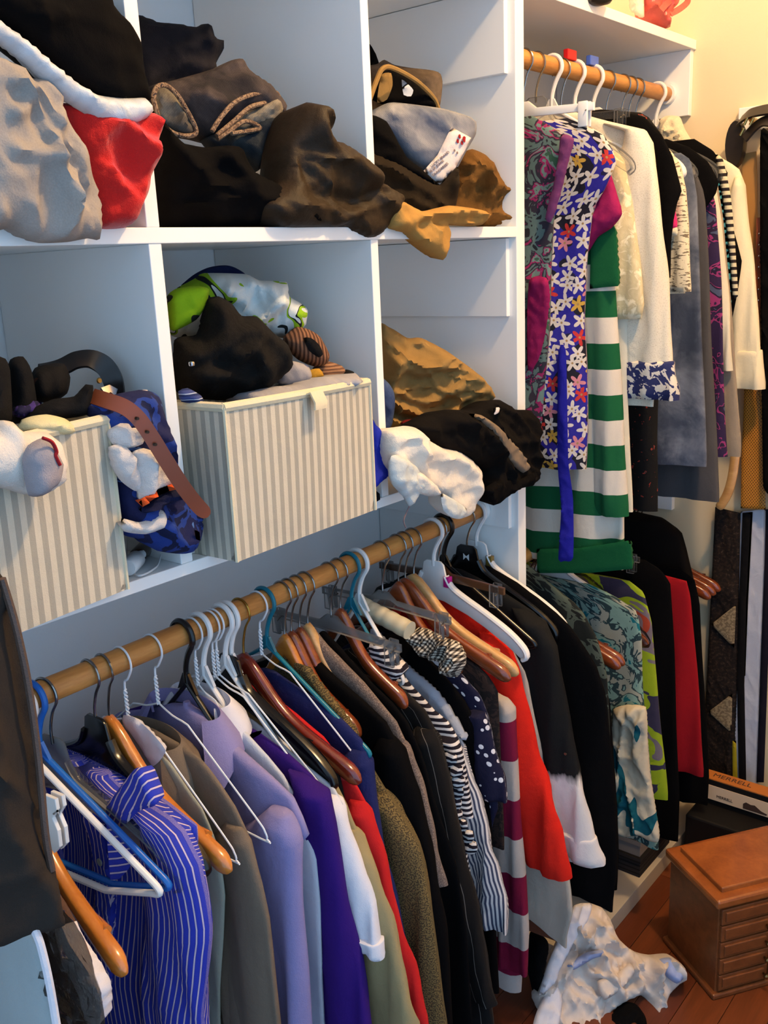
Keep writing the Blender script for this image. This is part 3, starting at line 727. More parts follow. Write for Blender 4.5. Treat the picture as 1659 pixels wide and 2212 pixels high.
for nm, mt, pg, d, sd in [('white_fold', F_TOWW, [(262, 885), (290, 848), (318, 842), (330, 870), (310, 880), (300, 905), (275, 920)], .03, 1), ('white_fold', F_TOWW, [(235, 930), (270, 910), (305, 915), (312, 945), (295, 965), (262, 970), (242, 958)], .005, 2),
      ('white_fold', F_TOWW, [(238, 965), (270, 960), (285, 985), (300, 1010), (310, 1060), (290, 1060), (262, 1040), (246, 1010)], .0, 3),
      ('white_fold', F_TOWW, [(285, 980), (310, 968), (345, 982), (372, 1020), (388, 1048), (340, 1062), (305, 1085), (296, 1040)], -.004, 4), ('white_fold', F_TOWW, [(262, 1120), (300, 1128), (330, 1118), (345, 1100), (358, 1110), (352, 1140), (315, 1154), (268, 1148)], -.004, 5),
      ('orange_fold', F_TOWO, [(310, 965), (340, 950), (362, 935), (370, 955), (365, 975), (345, 978), (325, 970)], .015, 6), ('orange_trim', F_TOWO, [(300, 1085), (330, 1062), (375, 1045), (380, 1054), (340, 1072), (308, 1095)], -.012, 7), ('orange_trim', F_TOWO, [(420, 1145), (431, 1150), (432, 1168), (424, 1165)], .0, 8),
      ('dark_fold', fabric('navy_plush', (22, 26, 58), var=.3, fuzz=1), [(300, 1100), (360, 1062), (400, 1052), (404, 1068), (350, 1095), (318, 1108)], -.006, 9)]:
    cloth(nm, None, None, mt, pg, plane_of('Y', d-.036), tw, bulge=.014, back=.02, rim=.026, fold=(.006, 26, 60, 2), seed=70+sd)
M_PLW = plain('white_plastic', (224, 222, 220), .35, .45)
M_PLB = plain('amber_bottle', (60, 38, 26), .15, .5)
c = onZ(288, 1236, ZS)
bt = thing('white_bottle', 'small white plastic bottle lying under the plush blanket', 'bottle', c)
d_ = (onZ(318, 1205, ZS)-c).normalized()
M_ = Matrix((d_, Vector((0, 0, 1)).cross(d_), Vector((0, 0, 1)))).transposed().to_4x4(); M_.translation = c+Vector((0, 0, .0125))
link('body', MB().lathe([(.001, -.02), (.0105, -.02), (.012, -.017), (.012, .018), (.008, .024), (.006, .026)], (0, 0, 0), 18, 'X').xf(M_), M_PLW, bt)
link('cap', MB().lathe([(.0062, .025), (.0068, .026), (.0068, .040), (.005, .042)], (0, 0, 0), 14, 'X').xf(M_), M_PLW, bt)
c = onZ(340, 1212, ZS); bt = thing('amber_bottle', 'small dark amber bottle lying beside the white bottle', 'bottle', c)
M_.translation = c+Vector((.0, .03, .011))
link('body', MB().lathe([(.001, -.03), (.010, -.03), (.011, -.027), (.011, .015), (.006, .024), (.005, .028)], (0, 0, 0), 18, 'X').xf(M_), M_PLB, bt)
link('cap', MB().lathe([(.006, .026), (.0062, .027), (.0062, .04), (.004, .041)], (0, 0, 0), 14, 'X').xf(M_), M_LEATHB, bt)
tag(link('white_cable', MB().tube(spline3([onZ(x, y, ZS)+Vector((0, 0, h)) for x, y, h in ((262, 1168, .03), (275, 1190, .02), (276, 1225, .004), (300, 1248, .003), (335, 1232, .003), (345, 1215, .003), (352, 1195, .012))], 6), .0014, 6), M_PLW), 'thin white cable curled on the shelf under the blanket', 'cable')
bx_ = onZ(412, 1200, ZS)
tag(link('white_carton', MB().box(bx_.x-.022, bx_.x+.018, bx_.y+.004, bx_.y+.05, ZS, ZS+.018, .001), M_PLW, None, False), 'flat white carton lying by the divider under the blanket', 'carton')

# ---------------------------------------------------------------- lower middle cubby : bin contents
F_LIME = blotch('lime_print', [(0, (128, 170, 20)), (.58, (26, 30, 24)), (.63, (120, 160, 24))], 16, 1, .5)
F_WSHIRT = blotch('white_lime_print', [(0, (26, 30, 30)), (.33, (204, 210, 208)), (.55, (140, 180, 30)), (.61, (24, 28, 28)), (.64, (204, 210, 208))], 20, 1, .8)
F_FLEECE = fabric('black_fleece', (19, 17, 16), var=.35, fuzz=1.2)
F_RIB = striped('brown_rib', [(0, (128, 92, 70)), (.5, (72, 48, 36))], .006, 'u', var=.2)
F_GRYS = blotch('grey_blue_sock', [(0, (150, 146, 150)), (.55, (78, 86, 130)), (.62, (160, 156, 160))], 18)
F_MUST = fabric('mustard_knit', (170, 128, 44), var=.2, fuzz=.5)
ts = clothing('printed_shirt', 'white shirt with lime green print on top of the middle bin pile', 'shirt', F_WSHIRT,
      [(360, 640), (420, 602), (440, 590), (530, 592), (560, 605), (620, 610), (622, 638), (650, 655), (665, 670), (660, 702), (640, 722), (610, 730), (560, 720), (450, 730), (370, 725)],
      A(520, 660, .14, 32), bulge=.05, back=.06, rim=.05, fold=(.016, 12, 40, 2), seed=81, ridges=[([(470, 600), (500, 640), (560, 700)], .012, .012), ([(560, 610), (590, 650), (640, 665)], .014, .012)])
cloth('lime_panel', None, None, F_LIME, [(362, 640), (385, 622), (430, 618), (452, 625), (445, 660), (425, 690), (385, 712), (368, 712)], A(410, 660, .075, 32), ts, bulge=.02, back=.02, rim=.03, fold=(.006, 20, 60, 2), seed=82)
cloth('lime_patch', None, None, F_LIME, [(572, 612), (600, 610), (620, 612), (618, 632), (590, 640), (576, 630)], A(595, 625, .10, 32), ts, bulge=.012, back=.014, rim=.014, seed=83)
tag(link('navy_strap', MB().tube(spline3(yl([(400, 622, .22), (425, 602, .22), (455, 588, .22), (490, 584, .22), (512, 592, .21), (530, 605, .2)]), 6), .008, 8), fabric('navy_strap_cloth', (24, 32, 70))), 'navy strap arching behind the lime printed shirt', 'strap')
cloth('black_fleece_jacket', 'black fleece jacket folded over the front of the middle bin', 'fleece', F_FLEECE,
      [(440, 665), (446, 645), (472, 640), (500, 655), (522, 682), (555, 684), (592, 720), (622, 745), (632, 790), (600, 822), (560, 850), (520, 866), (430, 862), (380, 845), (376, 735), (425, 722)],
      A(500, 770, .05, 32), bulge=.06, back=.10, rim=.06, fold=(.012, 12, 20, 2.5), seed=85,
      ridges=[([(390, 770), (460, 740), (520, 705), (570, 715), (615, 760)], .018, .010), ([(490, 760), (530, 750), (560, 790), (575, 830)], .02, .012), ([(400, 800), (470, 800), (520, 820)], .014, .010)])
tag(link('zip_pull', MB().box(*sum(([v-.0032, v+.0032] for v in onY(414, 786, -.035)), []), .002), M_CHROME), 'small shiny zip pull on the black fleece jacket', 'zip')
rb = clothing('ribbed_hat', 'brown ribbed knit hat lying on its side in the middle bin', 'hat', F_RIB,
      [(612, 728), (640, 706), (668, 712), (692, 728), (712, 766), (706, 786), (680, 792), (645, 778), (615, 750)], A(660, 750, .06, 35), bulge=.03, back=.05, rim=.03, fold=(.002, 30, 0, 1), seed=86)
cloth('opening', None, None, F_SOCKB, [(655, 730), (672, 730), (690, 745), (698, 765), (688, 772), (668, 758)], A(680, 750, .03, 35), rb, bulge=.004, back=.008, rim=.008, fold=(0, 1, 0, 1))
cloth('tan_ribbed_sock', 'tan ribbed sock below the brown knit hat', 'sock', striped('tan_rib', [(0, (150, 112, 84)), (.5, (100, 70, 54))], .005, 'v'), [(676, 795), (705, 780), (738, 790), (746, 802), (728, 820), (690, 822)], A(712, 802, .05, 30), bulge=.015, back=.03, rim=.02, seed=87)
cloth('mustard_sock', 'mustard yellow sock tucked beside the ribbed hat', 'sock', F_MUST, [(668, 800), (690, 796), (700, 812), (680, 825), (660, 822)], A(682, 812, .03, 30), bulge=.012, back=.03, rim=.02, seed=88)
cloth('grey_blue_sock', 'grey and blue sock rolled up in the middle bin', 'sock', F_GRYS, [(600, 800), (630, 780), (665, 790), (674, 812), (662, 832), (620, 836), (600, 828)], A(640, 812, .02, 30), bulge=.02, back=.04, rim=.02, seed=89)
cloth('grey_tshirt', 'pale grey cloth lining the right end of the middle bin', 'shirt', fabric('pale_grey_jersey', (150, 148, 154), var=.2), [(540, 850), (600, 835), (650, 832), (700, 815), (745, 812), (768, 806), (770, 830), (650, 862), (545, 880)], A(650, 850, -.02, 5), bulge=.02, back=.08, rim=.03, fold=(.01, 25, 20, 2), seed=90)
cloth('black_sock', 'small black sock at the right corner of the middle bin', 'sock', F_SOCKB, [(735, 808), (748, 798), (765, 804), (760, 818), (742, 820)], A(750, 810, .03, 20), bulge=.015, back=.03, rim=.015, seed=91)
cloth('blue_check_cloth', 'blue and white checked cloth at the left edge of the middle bin', 'cloth', striped('blue_check', [(0, (40, 50, 90)), (.35, (170, 180, 200)), (.5, (60, 70, 120))], .008, 'v'), [(385, 845), (405, 838), (435, 855), (440, 872), (392, 868)], A(410, 855, .0, 30), bulge=.015, back=.04, rim=.02, seed=92)
cloth('royal_blue_shirt', 'royal blue shirt corner hanging between the middle bin and the divider', 'shirt', fabric('royal_blue', (32, 46, 160), var=.15), [(798, 900), (812, 918), (832, 945), (850, 1003), (846, 1018), (812, 1050), (798, 1052)], plane_of('Y', -.012), bulge=.008, back=.03, rim=.015, seed=93)
cloth('black_cloth_scrap', 'black cloth scrap under the royal blue shirt by the bin', 'cloth', F_SOCKB, [(805, 1058), (815, 1062), (818, 1080), (808, 1085)], plane_of('Y', .0), bulge=.006, back=.02, rim=.01, seed=94)

# ---------------------------------------------------------------- lower right cubby
cloth('blue_jeans', 'blue denim bunched at the left of the lower right cubby', 'jeans', DEN_BL if False else denim('mid_blue_denim', (50, 68, 112), (96, 116, 160), 9), [(815, 815), (840, 828), (852, 850), (853, 880), (846, 920), (832, 935), (815, 935)], A(835, 880, .10, 38), bulge=.03, back=.05, rim=.03, seed=95)
cloth('crumpled_khakis', 'crumpled khaki trousers piled in the lower right cubby', 'trousers', F_KHAKI2,
      [(815, 712), (845, 709), (880, 730), (910, 730), (960, 755), (985, 772), (1010, 790), (1035, 810), (1068, 850), (1052, 876), (1040, 900), (1000, 940), (930, 975), (860, 985), (815, 990)],
      A(940, 820, .09, 38), bulge=.045, back=.08, rim=.05, fold=(.022, 14, 150, 2), seed=97, ridges=[([(850, 780), (900, 800), (960, 770), (985, 778)], .018, .010), ([(840, 840), (900, 860), (960, 840), (1030, 815)], .02, .010), ([(960, 890), (1000, 850), (1045, 835)], .016, .009), ([(870, 900), (930, 880), (1000, 870)], -.014, .010)])
cloth('red_plaid_shirt', 'strip of dark red cloth between khakis and white towel', 'cloth', fabric('dark_red_cloth', (110, 26, 28), var=.3), [(866, 915), (900, 905), (940, 920), (980, 950), (960, 962), (900, 940)], A(920, 935, .04, 30), bulge=.02, back=.04, rim=.02, seed=98)
bs = clothing('black_shorts', 'black sports shorts with a grey side stripe slumping off the shelf', 'shorts', F_BLACKB,
      [(890, 925), (930, 898), (960, 885), (1020, 885), (1052, 866), (1080, 864), (1110, 884), (1148, 888), (1160, 930), (1152, 975), (1156, 1015), (1140, 1046), (1100, 1066), (1066, 1092), (1045, 1072), (1040, 1040), (1050, 1020), (1000, 990), (940, 965)],
      plane_of('Y', -.025), bulge=.025, back=.06, rim=.04, fold=(.012, 12, 120, 3), seed=101, ridges=[([(960, 900), (1020, 930), (1060, 1000), (1060, 1060)], .014, .012), ([(1090, 890), (1120, 940), (1145, 1000)], .014, .012)])
cloth('side_stripe', None, None, fabric('taupe_stripe', (120, 104, 88), var=.2), [(1012, 894), (1040, 897), (1075, 920), (1108, 955), (1142, 1006), (1130, 1022), (1108, 1004), (1078, 958), (1045, 918)], plane_of('Y', -.052), bs, bulge=.008, back=.01, rim=.008, fold=(.003, 20, 120, 2), seed=102)
cloth('hem_cuff', None, None, F_BLACK, [(1050, 1060), (1070, 1040), (1120, 1036), (1156, 1020), (1158, 1036), (1110, 1062), (1066, 1090)], plane_of('Y', -.055), bs, bulge=.008, back=.012, rim=.012, seed=103)
cloth('care_tag', None, None, F_LABEL, [(1066, 882), (1078, 880), (1082, 888), (1068, 896)], plane_of('Y', -.058), bs, bulge=.002, back=.002, rim=.004, fold=(0, 1, 0, 1))
F_TERRY = fabric('white_terry', (226, 214, 198), var=.12, fuzz=1.3, sheen=.3)
F_TERRYG = fabric('pale_terry', (196, 200, 198), var=.12, fuzz=1.0)
wt = clothing('white_hand_towel', 'white terry towel draped over the lower right shelf edge', 'towel', F_TERRY,
      [(832, 932), (870, 920), (897, 924), (912, 942), (950, 966), (985, 971), (1012, 990), (1033, 1012), (1030, 1060), (1016, 1108), (998, 1120), (978, 1119), (958, 1100), (956, 1072), (920, 1060), (894, 1052), (860, 1030), (838, 1005)],
      plane_of('Y', -.03), bulge=.022, back=.05, rim=.035, fold=(.008, 14, 130, 2.5), seed=105, ridges=[([(850, 945), (890, 935), (905, 945)], .012, .008), ([(870, 970), (940, 975), (1000, 1010), (1020, 1060)], .012, .016)])
cloth('ragged_corner', None, None, F_TERRYG, [(845, 985), (870, 985), (900, 1010), (912, 1035), (905, 1060), (893, 1088), (884, 1094), (876, 1078), (850, 1050), (842, 1020)], plane_of('Y', -.05), wt, bulge=.012, back=.012, rim=.02, fold=(.006, 24, 100, 2), seed=106)
cloth('corner_fold', None, None, F_TERRY, [(898, 1020), (915, 1024), (940, 1048), (946, 1070), (925, 1072), (895, 1060)], plane_of('Y', -.058), wt, bulge=.010, back=.010, rim=.015, fold=(.004, 24, 100, 2), seed=107)
cloth('underside', None, None, F_TERRYG, [(952, 1066), (968, 1072), (990, 1085), (1008, 1100), (998, 1120), (978, 1119), (958, 1102)], plane_of('Y', -.056), wt, bulge=.006, back=.006, rim=.012, fold=(.003, 24, 100, 2), seed=108)
link('loose_thread', MB().tube(spline3(px3([(888, 1062), (893, 1075), (886, 1090), (879, 1105), (872, 1125), (877, 1140)], -.045), 5), .0012, 5), F_INK, wt)
# ================================================================ hangers (local origin on the rail axis, arms along local Y, near arm -Y)
W_ORANGE = wood('honey_wood', (176, 100, 34), (206, 130, 52), .22, 5, (1, .12, 1), .5, .6)
W_CHERRY = wood('cherry_wood', (98, 42, 18), (140, 66, 30), .22, 5, (1, .12, 1), .5, .6)
W_DARK = wood('mahogany_wood', (84, 22, 12), (124, 40, 22), .18, 5, (1, .12, 1), .5, .7)
W_PINE = wood('pine_wood', (182, 132, 76), (212, 166, 106), .35, 5, (1, .12, 1), .45, .3)
W_BARK = wood('brown_rod_wood', (58, 34, 18), (88, 54, 30), .35, 5, (1, .12, 1), .45, .3)
P_WHITE = plain('hanger_white', (226, 224, 222), .3, .45)
P_BLACK = plain('hanger_black', (12, 11, 12), .22, .5)
P_BLUE = plain('hanger_blue', (20, 92, 176), .3, .45)
P_TEAL = plain('hanger_teal', (10, 104, 124), .28, .45)
P_CLEAR = clear('hanger_clear', (250, 250, 249), .12, .05, bmp=.04)
M_WIREW = plain('white_coated_wire', (222, 224, 228), .4, .4)
M_STEEL = plain('steel_hook', (150, 146, 142), .22, .5, 1.0)
M_GOLD = plain('gold_hook', (170, 130, 60), .25, .5, 1.0)
M_GOLDTAG = plain('gold_tag', (132, 104, 44), .4, .4); M_MAGTAG = plain('magenta_tag', (190, 30, 130), .4, .4)
M_RED_TAG = plain('red_tag', (200, 20, 24), .45, .4); M_BLUE_TAG = plain('blue_tag', (70, 100, 190), .45, .4)
def hook_pts(r=.0215, low=-.075, n=14):
    P = []
    for k in range(n+1):
        a = math.radians(-25+(232)*k/n); P.append((0, r*math.cos(a), r*math.sin(a)-.002))
    P += [(0, -r*.42, -r*1.25), (0, -.002, low*.62), (0, 0, low*.8), (0, 0, low)]
    return spline3(P, 3)
def arm_rings(z0=-.092, half=.232, drop=.088, pw=1.1, h0=.021, h1=.0125, th=.0085, bow=.007, n=40, hump=.046):
    rings = []
    for i in range(n+1):
        u = -1+2*i/n; u = math.copysign(1-(1-abs(u))**1.35, u); a = abs(u)
        e = math.sqrt(max(1-((a-.9)/.1)**2, .03)) if a > .9 else 1.0
        z = z0-drop*a**pw-hump*(1-math.exp(-(u/.26)**2)); y = half*u; x = -bow*(1-u*u)*0+bow*(a**1.8)
        h = (h1+(h0-h1)*math.exp(-(u/.3)**2)+.003*a*a)*e; t = th*(1+.25*a)*e
        ring = []
        for k in range(12):
            q = 2*math.pi*k/12; cx, cy = math.cos(q), math.sin(q)
            ring.append((x+t*math.copysign(abs(cx)**.6, cx), y, z+h*math.copysign(abs(cy)**.6, cy)))
        rings.append(ring)
    return rings
def wood_hanger(mat, hookm, bar=True, name='wooden_hanger', thick=.0085):
    t = thing(name, 'x', 'hanger')
    link('arms', MB().rings(arm_rings(th=thick)), mat, t, angle=75)
    link('hook', MB().tube(hook_pts(low=-.08), .0019, 7), hookm, t)
    if bar: link('trouser_bar', MB().tube([(.012, -.185, -.196), (.012, 0, -.203), (.012, .185, -.196)], .006, 10), mat, t)
    return t
def tri_path(half, ztop, zsh, zlow, rc=.028, k=7, neck=.0):
    A_, B_, C_, D_ = Vector((0, 0, ztop)), Vector((0, -half, zsh)), Vector((0, -half*.985, zlow)), Vector((0, half, zsh))
    def rnd(p, a, b):
        u = (a-p).normalized()*rc; w_ = (b-p).normalized()*rc; return [((1-s)**2)*(p+u)+2*s*(1-s)*p+s*s*(p+w_) for s in [i/k for i in range(k+1)]]
    near = Vector((0, -half, (zsh+zlow)/2)); far = Vector((0, half, (zsh+zlow)/2)); lowm = Vector((0, 0, zlow))
    P = [A_+Vector((0, 0, 0))]
    P += rnd(near, A_, Vector((0, 0, zlow))); P += [Vector((0, -half*.5, zlow-.002)), lowm-Vector((0, 0, .003)), Vector((0, half*.5, zlow-.002))]
    P += rnd(far, Vector((0, 0, zlow)), A_)
    return P
def tube_hanger(mat, name='plastic_hanger', r=.0046, half=.225, z=(-.078, -.186, -.240)):
    t = thing(name, 'x', 'hanger')
    link('frame', MB().tube(tri_path(half, *z), r, 9, True), mat, t)
    link('hook', MB().tube(hook_pts(r=.0232, low=-.08), r*.95, 8), mat, t)
    link('neck_gusset', MB().prism([(-.022, -.092), (-.006, -.062), (.006, -.062), (.022, -.092), (0, -.082)], -.0025, .0025, 'X'), mat, t)
    return t
def wire_hanger(mat=None, name='wire_hanger'):
    t = thing(name, 'x', 'hanger'); r = .00145; mat = mat or M_WIREW
    P = [Vector(p) for p in ((0, 0, -.088), (0, -.03, -.100), (0, -.06, -.105), (0, -.078, -.118))]
    P += [Vector((0, -.19, -.208)), Vector((0, -.207, -.225)), Vector((0, -.210, -.236)), Vector((0, -.198, -.240)), Vector((0, 0, -.236))]
    full = P+[Vector((0, -p.y, p.z)) for p in P[-2:0:-1]]
    link('frame', MB().tube(spline3(full+[full[0]], 3), r, 6), mat, t)
    link('hook', MB().tube(hook_pts(low=-.05), r*1.15, 6), mat, t)
    tw = [[(.0019*math.cos(a+ph), .0019*math.sin(a+ph), -.045-.045*i/30) for i, a in enumerate([i*.75 for i in range(31)])] for ph in (0, math.pi)]
    mb = MB(); mb.tube(tw[0], r, 5); mb.tube(tw[1], r, 5); link('twisted_neck', mb, mat, t)
    return t
MOLD = [(0, -.064), (.016, -.064), (.024, -.070), (.029, -.092), (.042, -.112), (.07, -.128), (.12, -.150), (.175, -.178), (.207, -.203), (.214, -.220), (.205, -.228), (.17, -.206), (.12, -.180), (.08, -.163), (.05, -.154), (.025, -.146), (0, -.143)]
def mold_hanger(mat, hookm=None, tabm=None, name='molded_hanger', thick=.0075, notch=True):
    t = thing(name, 'x', 'hanger'); pol = MOLD+[(-a, b) for a, b in MOLD[-2:0:-1]]
    link('body', MB().prism(pol, -thick*.35, thick*.35, 'X', .001), mat, t)
    up = MOLD[3:11]; rim = MB()
    for s in (-1, 1): rim.tube(spline3([(0, s*a, b) for a, b in up], 3), [.0052]*(7*3+1), 8, flat=1.5)
    link('rim', rim, mat, t)
    link('hook', MB().tube(hook_pts(r=.0215 if hookm else .0232, low=-.075), .0021 if hookm else .0044, 8), hookm or mat, t)
    if tabm: link('size_tab', MB().box(-.0062, .0062, -.040, -.026, -.114, -.092, .001).xf(Matrix.Rotation(math.radians(0), 4, 'X')), tabm, t)
    return t
def clip_hanger(mat, hookm, name='clip_hanger', half=.155, barm=None):
    t = thing(name, 'x', 'hanger')
    link('bar', MB().prism([(-half, -.112), (-half, -.098), (-.03, -.092), (-.012, -.078), (.012, -.078), (.03, -.092), (half, -.098), (half, -.112), (.03, -.108), (-.03, -.108)], -.004, .004, 'X', .0012), barm or mat, t)
    link('hook', MB().tube(hook_pts(low=-.082), .0018, 7), hookm, t)
    for s in (-1, 1):
        y = s*(half-.02); mb = MB()
        mb.box(-.010, -.004, y-.010, y+.010, -.140, -.094, .002); mb.box(.004, .010, y-.010, y+.010, -.140, -.094, .002)
        c = link('clip', mb, mat, t)
        link('clip_spring', MB().tube([(-.013, y-.008, -.112), (0, y-.008, -.106), (.013, y-.008, -.112)], .0012, 5), hookm, c)
    return t
PROTO = {}
USED = set()
def hang(kind, x, label, twist=0.0, rail='A', z=None, tip=0.0, group=None, sy=1.0):
    key = kind
    if key not in PROTO:
        mk = {'wood_orange': lambda: wood_hanger(W_ORANGE, M_STEEL), 'wood_cherry': lambda: wood_hanger(W_CHERRY, M_STEEL), 'wood_dark': lambda: wood_hanger(W_DARK, M_GOLD, False),
              'wood_pine': lambda: wood_hanger(W_PINE, M_STEEL), 'wood_amber': lambda: wood_hanger(W_ORANGE, M_STEEL, False, thick=.007),
              'tube_white': lambda: tube_hanger(P_WHITE), 'tube_blue': lambda: tube_hanger(P_BLUE), 'tube_teal': lambda: tube_hanger(P_TEAL, r=.0038), 'tube_black': lambda: tube_hanger(P_BLACK, r=.005),
              'wire': wire_hanger, 'mold_black': lambda: mold_hanger(P_BLACK, M_STEEL), 'mold_white': lambda: mold_hanger(P_WHITE), 'mold_white_gold': lambda: mold_hanger(P_WHITE, None, M_GOLDTAG), 'mold_white_mag': lambda: mold_hanger(P_WHITE, None, M_MAGTAG),
              'mold_clear': lambda: mold_hanger(P_CLEAR, M_STEEL), 'clip_clear': lambda: clip_hanger(P_CLEAR, M_STEEL), 'clip_white': lambda: clip_hanger(P_WHITE, M_STEEL), 'clip_brown': lambda: clip_hanger(P_CLEAR, M_STEEL, barm=W_BARK)}
        PROTO[key] = mk[kind]()
    y, zz = {'A': (ROD_Y, rodz(x)), 'B': (RB_Y, RB_Z), 'C': (RC_Y, RC_Z)}[rail]
    loc = Vector((x, y, (zz if z is None else z)-.001)); rot = (math.radians(tip), 0, math.radians(twist))
    if key in USED: o = dup(PROTO[key], loc, rot)
    else: o = PROTO[key]; USED.add(key); o.location = loc; o.rotation_euler = rot
    for c in o.children:
        if not c.name.startswith(('hook', 'twisted', 'neck')): c.scale = (1, sy, 1)
    o['label'] = label
    o['group'] = group or {'A': 'hangers on the long rail', 'B': 'hangers on the upper rail', 'C': 'hangers on the lower far rail'}[rail]
    return o
H = hang
H('wood_orange', .530, 'honey wooden hanger tip poking below the dark garment at lower left', -7, z=rodz(.5)-.04)
H('tube_white', .552, 'white tubular hanger nearest the camera over the blue striped shirt', 8)
H('tube_blue', .566, 'bright blue tubular hanger behind the nearest white one', 8)
H('mold_clear', .584, 'clear plastic hanger overlapping the blue tubular hanger', 8)
H('mold_black', .652, 'glossy black molded hanger holding the blue striped shirt')
H('wood_orange', .674, 'glossy honey wooden hanger with bar beside the striped shirt', -1)
H('wire', .704, 'white wire hanger just behind the honey wooden hanger', 0)
H('wire', .757, 'bare white wire hanger in front of the lilac shirt', 1)
H('tube_black', .812, 'black tubular hanger inside the lilac shirt', 0, sy=.6)
H('wire', .832, 'white wire hanger next to the black tubular hook', 0, sy=.6)
H('tube_white', .846, 'white tubular hanger of the white collared shirt', 0, sy=.6)
H('wire', .866, 'thin white wire hanger holding the purple top', 0)
H('wire', .874, 'second thin white wire hanger by the purple top', 2)
H('tube_white', .890, 'white tubular hanger first of the thick white pair mid rail', 0, sy=.6)
H('tube_white', .902, 'white tubular hanger second of the thick white pair mid rail', 0, sy=.6)
H('mold_black', .896, 'black molded hanger behind the purple top', 0)
H('wood_dark', .928, 'dark red mahogany hanger with a gold hook', 0)
H('wire', .966, 'white wire hanger beside the first teal hook', 0)
H('tube_teal', .980, 'teal tubular hanger in the navy sweater', 0)
H('wood_amber', 1.020, 'amber wooden hanger in the olive tweed blazer', 0, sy=.6)
H('wood_cherry', 1.036, 'cherry wooden hanger next to the amber one', 0, sy=.6)
H('wood_cherry', 1.056, 'cherry wooden hanger half hidden by the pale one', 0, sy=.6)
H('wood_pine', 1.076, 'pale pine hanger in the taupe tweed jacket', 0, sy=.6)
H('clip_clear', 1.135, 'clear clip hanger above the pinstripe suit', 0)
H('wood_cherry', 1.160, 'cherry wooden hanger behind the pinstripe suit', 0, sy=.6)
H('tube_teal', 1.190, 'second teal tubular hanger near the cream satin roll', 0, sy=.45)
H('tube_white', 1.212, 'white tubular hanger hooked beside the second teal one', 0, sy=.45)
H('clip_clear', 1.278, 'clear clip hanger over the checked scarf', 0)
H('wood_cherry', 1.326, 'dark cherry hanger left of the large pine hanger', 0, sy=.6)
H('wood_cherry', 1.347, 'cherry hanger whose tip shows below the pine hanger', 0)
H('wood_pine', 1.374, 'large pine hanger lying over the red cardigan', 0)
H('mold_white_mag', 1.440, 'white molded hanger with a magenta size tab in the red cardigan', 0)
H('clip_brown', 1.456, 'clip hanger with a thin brown bar', 0)
H('tube_black', 1.474, 'black tubular hanger near the end of the long rail', 0)
H('mold_black', 1.556, 'black molded hanger with a white emblem near the side panel', 0)
H('mold_white_gold', 1.592, 'white molded hanger with a gold tab against the side panel', 0)
# lower far rail
H('wood_cherry', 1.800, 'cherry hanger nearest the side panel on the lower far rail', 0, 'C')
H('wood_cherry', 1.822, 'second cherry hanger on the lower far rail', 0, 'C')
H('mold_white', 1.912, 'white molded hanger of the teal print dress', 0, 'C', .98)
H('wood_cherry', 1.948, 'plastic wrapped cherry hanger in front of the teal dress', 0, 'C')
H('wood_cherry', 2.330, 'front cherry hanger of the trio by the end wall', 0, 'C')
H('wood_cherry', 2.365, 'middle cherry hanger of the trio by the end wall', 0, 'C')
H('wood_cherry', 2.400, 'rear cherry hanger of the trio by the end wall', 0, 'C')
H('clip_clear', 2.06, 'clear clip hanger above the lime print skirt', 0, 'C', .98)
# upper rail
H('clip_white', 1.752, 'white clip hanger at the left end of the upper rail', 0, 'B')
H('tube_white', 1.864, 'white tubular hanger of the sheer cardigan on the upper rail', 0, 'B')
H('mold_clear', 1.800, 'clear hanger in the blue floral dress', 0, 'B')
H('clip_clear', 1.902, 'clear clip hanger behind the first thick white hook', 0, 'B')
H('mold_white', 1.962, 'white molded hanger beneath the red size tag', 0, 'B')
H('mold_white', 2.046, 'white molded hanger beneath the blue size tag', 0, 'B')
H('mold_clear', 2.110, 'first clear hanger in the glinting row on the upper rail', 0, 'B')
H('mold_clear', 2.186, 'second clear hanger in the glinting row on the upper rail', 0, 'B')
H('mold_clear', 2.224, 'third clear hanger in the glinting row on the upper rail', 0, 'B')
H('mold_clear', 2.262, 'fourth clear hanger in the glinting row on the upper rail', 0, 'B')
H('tube_white', 2.376, 'white tubular hanger last on the upper rail', 0, 'B')
for x, mt, lb in ((1.940, M_RED_TAG, 'red size tag clipped to a hanger on the upper rail'), (2.04, M_BLUE_TAG, 'blue size tag clipped to a hanger on the upper rail')):
    mb = MB().box(x-.019, x+.019, RB_Y-.006, RB_Y+.006, RB_Z+.020, RB_Z+.040, .002)
    tag(link('size_tag', mb, mt, None, False), lb, 'tag')
# bow emblem on the black molded hanger near the panel
eb = [o for o in COL.objects if o.get('label') == 'black molded hanger with a white emblem near the side panel'][0]
o = link('emblem', MB().prism([(-.007, -.082), (-.007, -.096), (-.001, -.090), (.001, -.090), (.007, -.096), (.007, -.082), (.001, -.087), (-.001, -.087)], -.0042, -.0034, 'X'), M_PLW, None, False); o.parent = eb
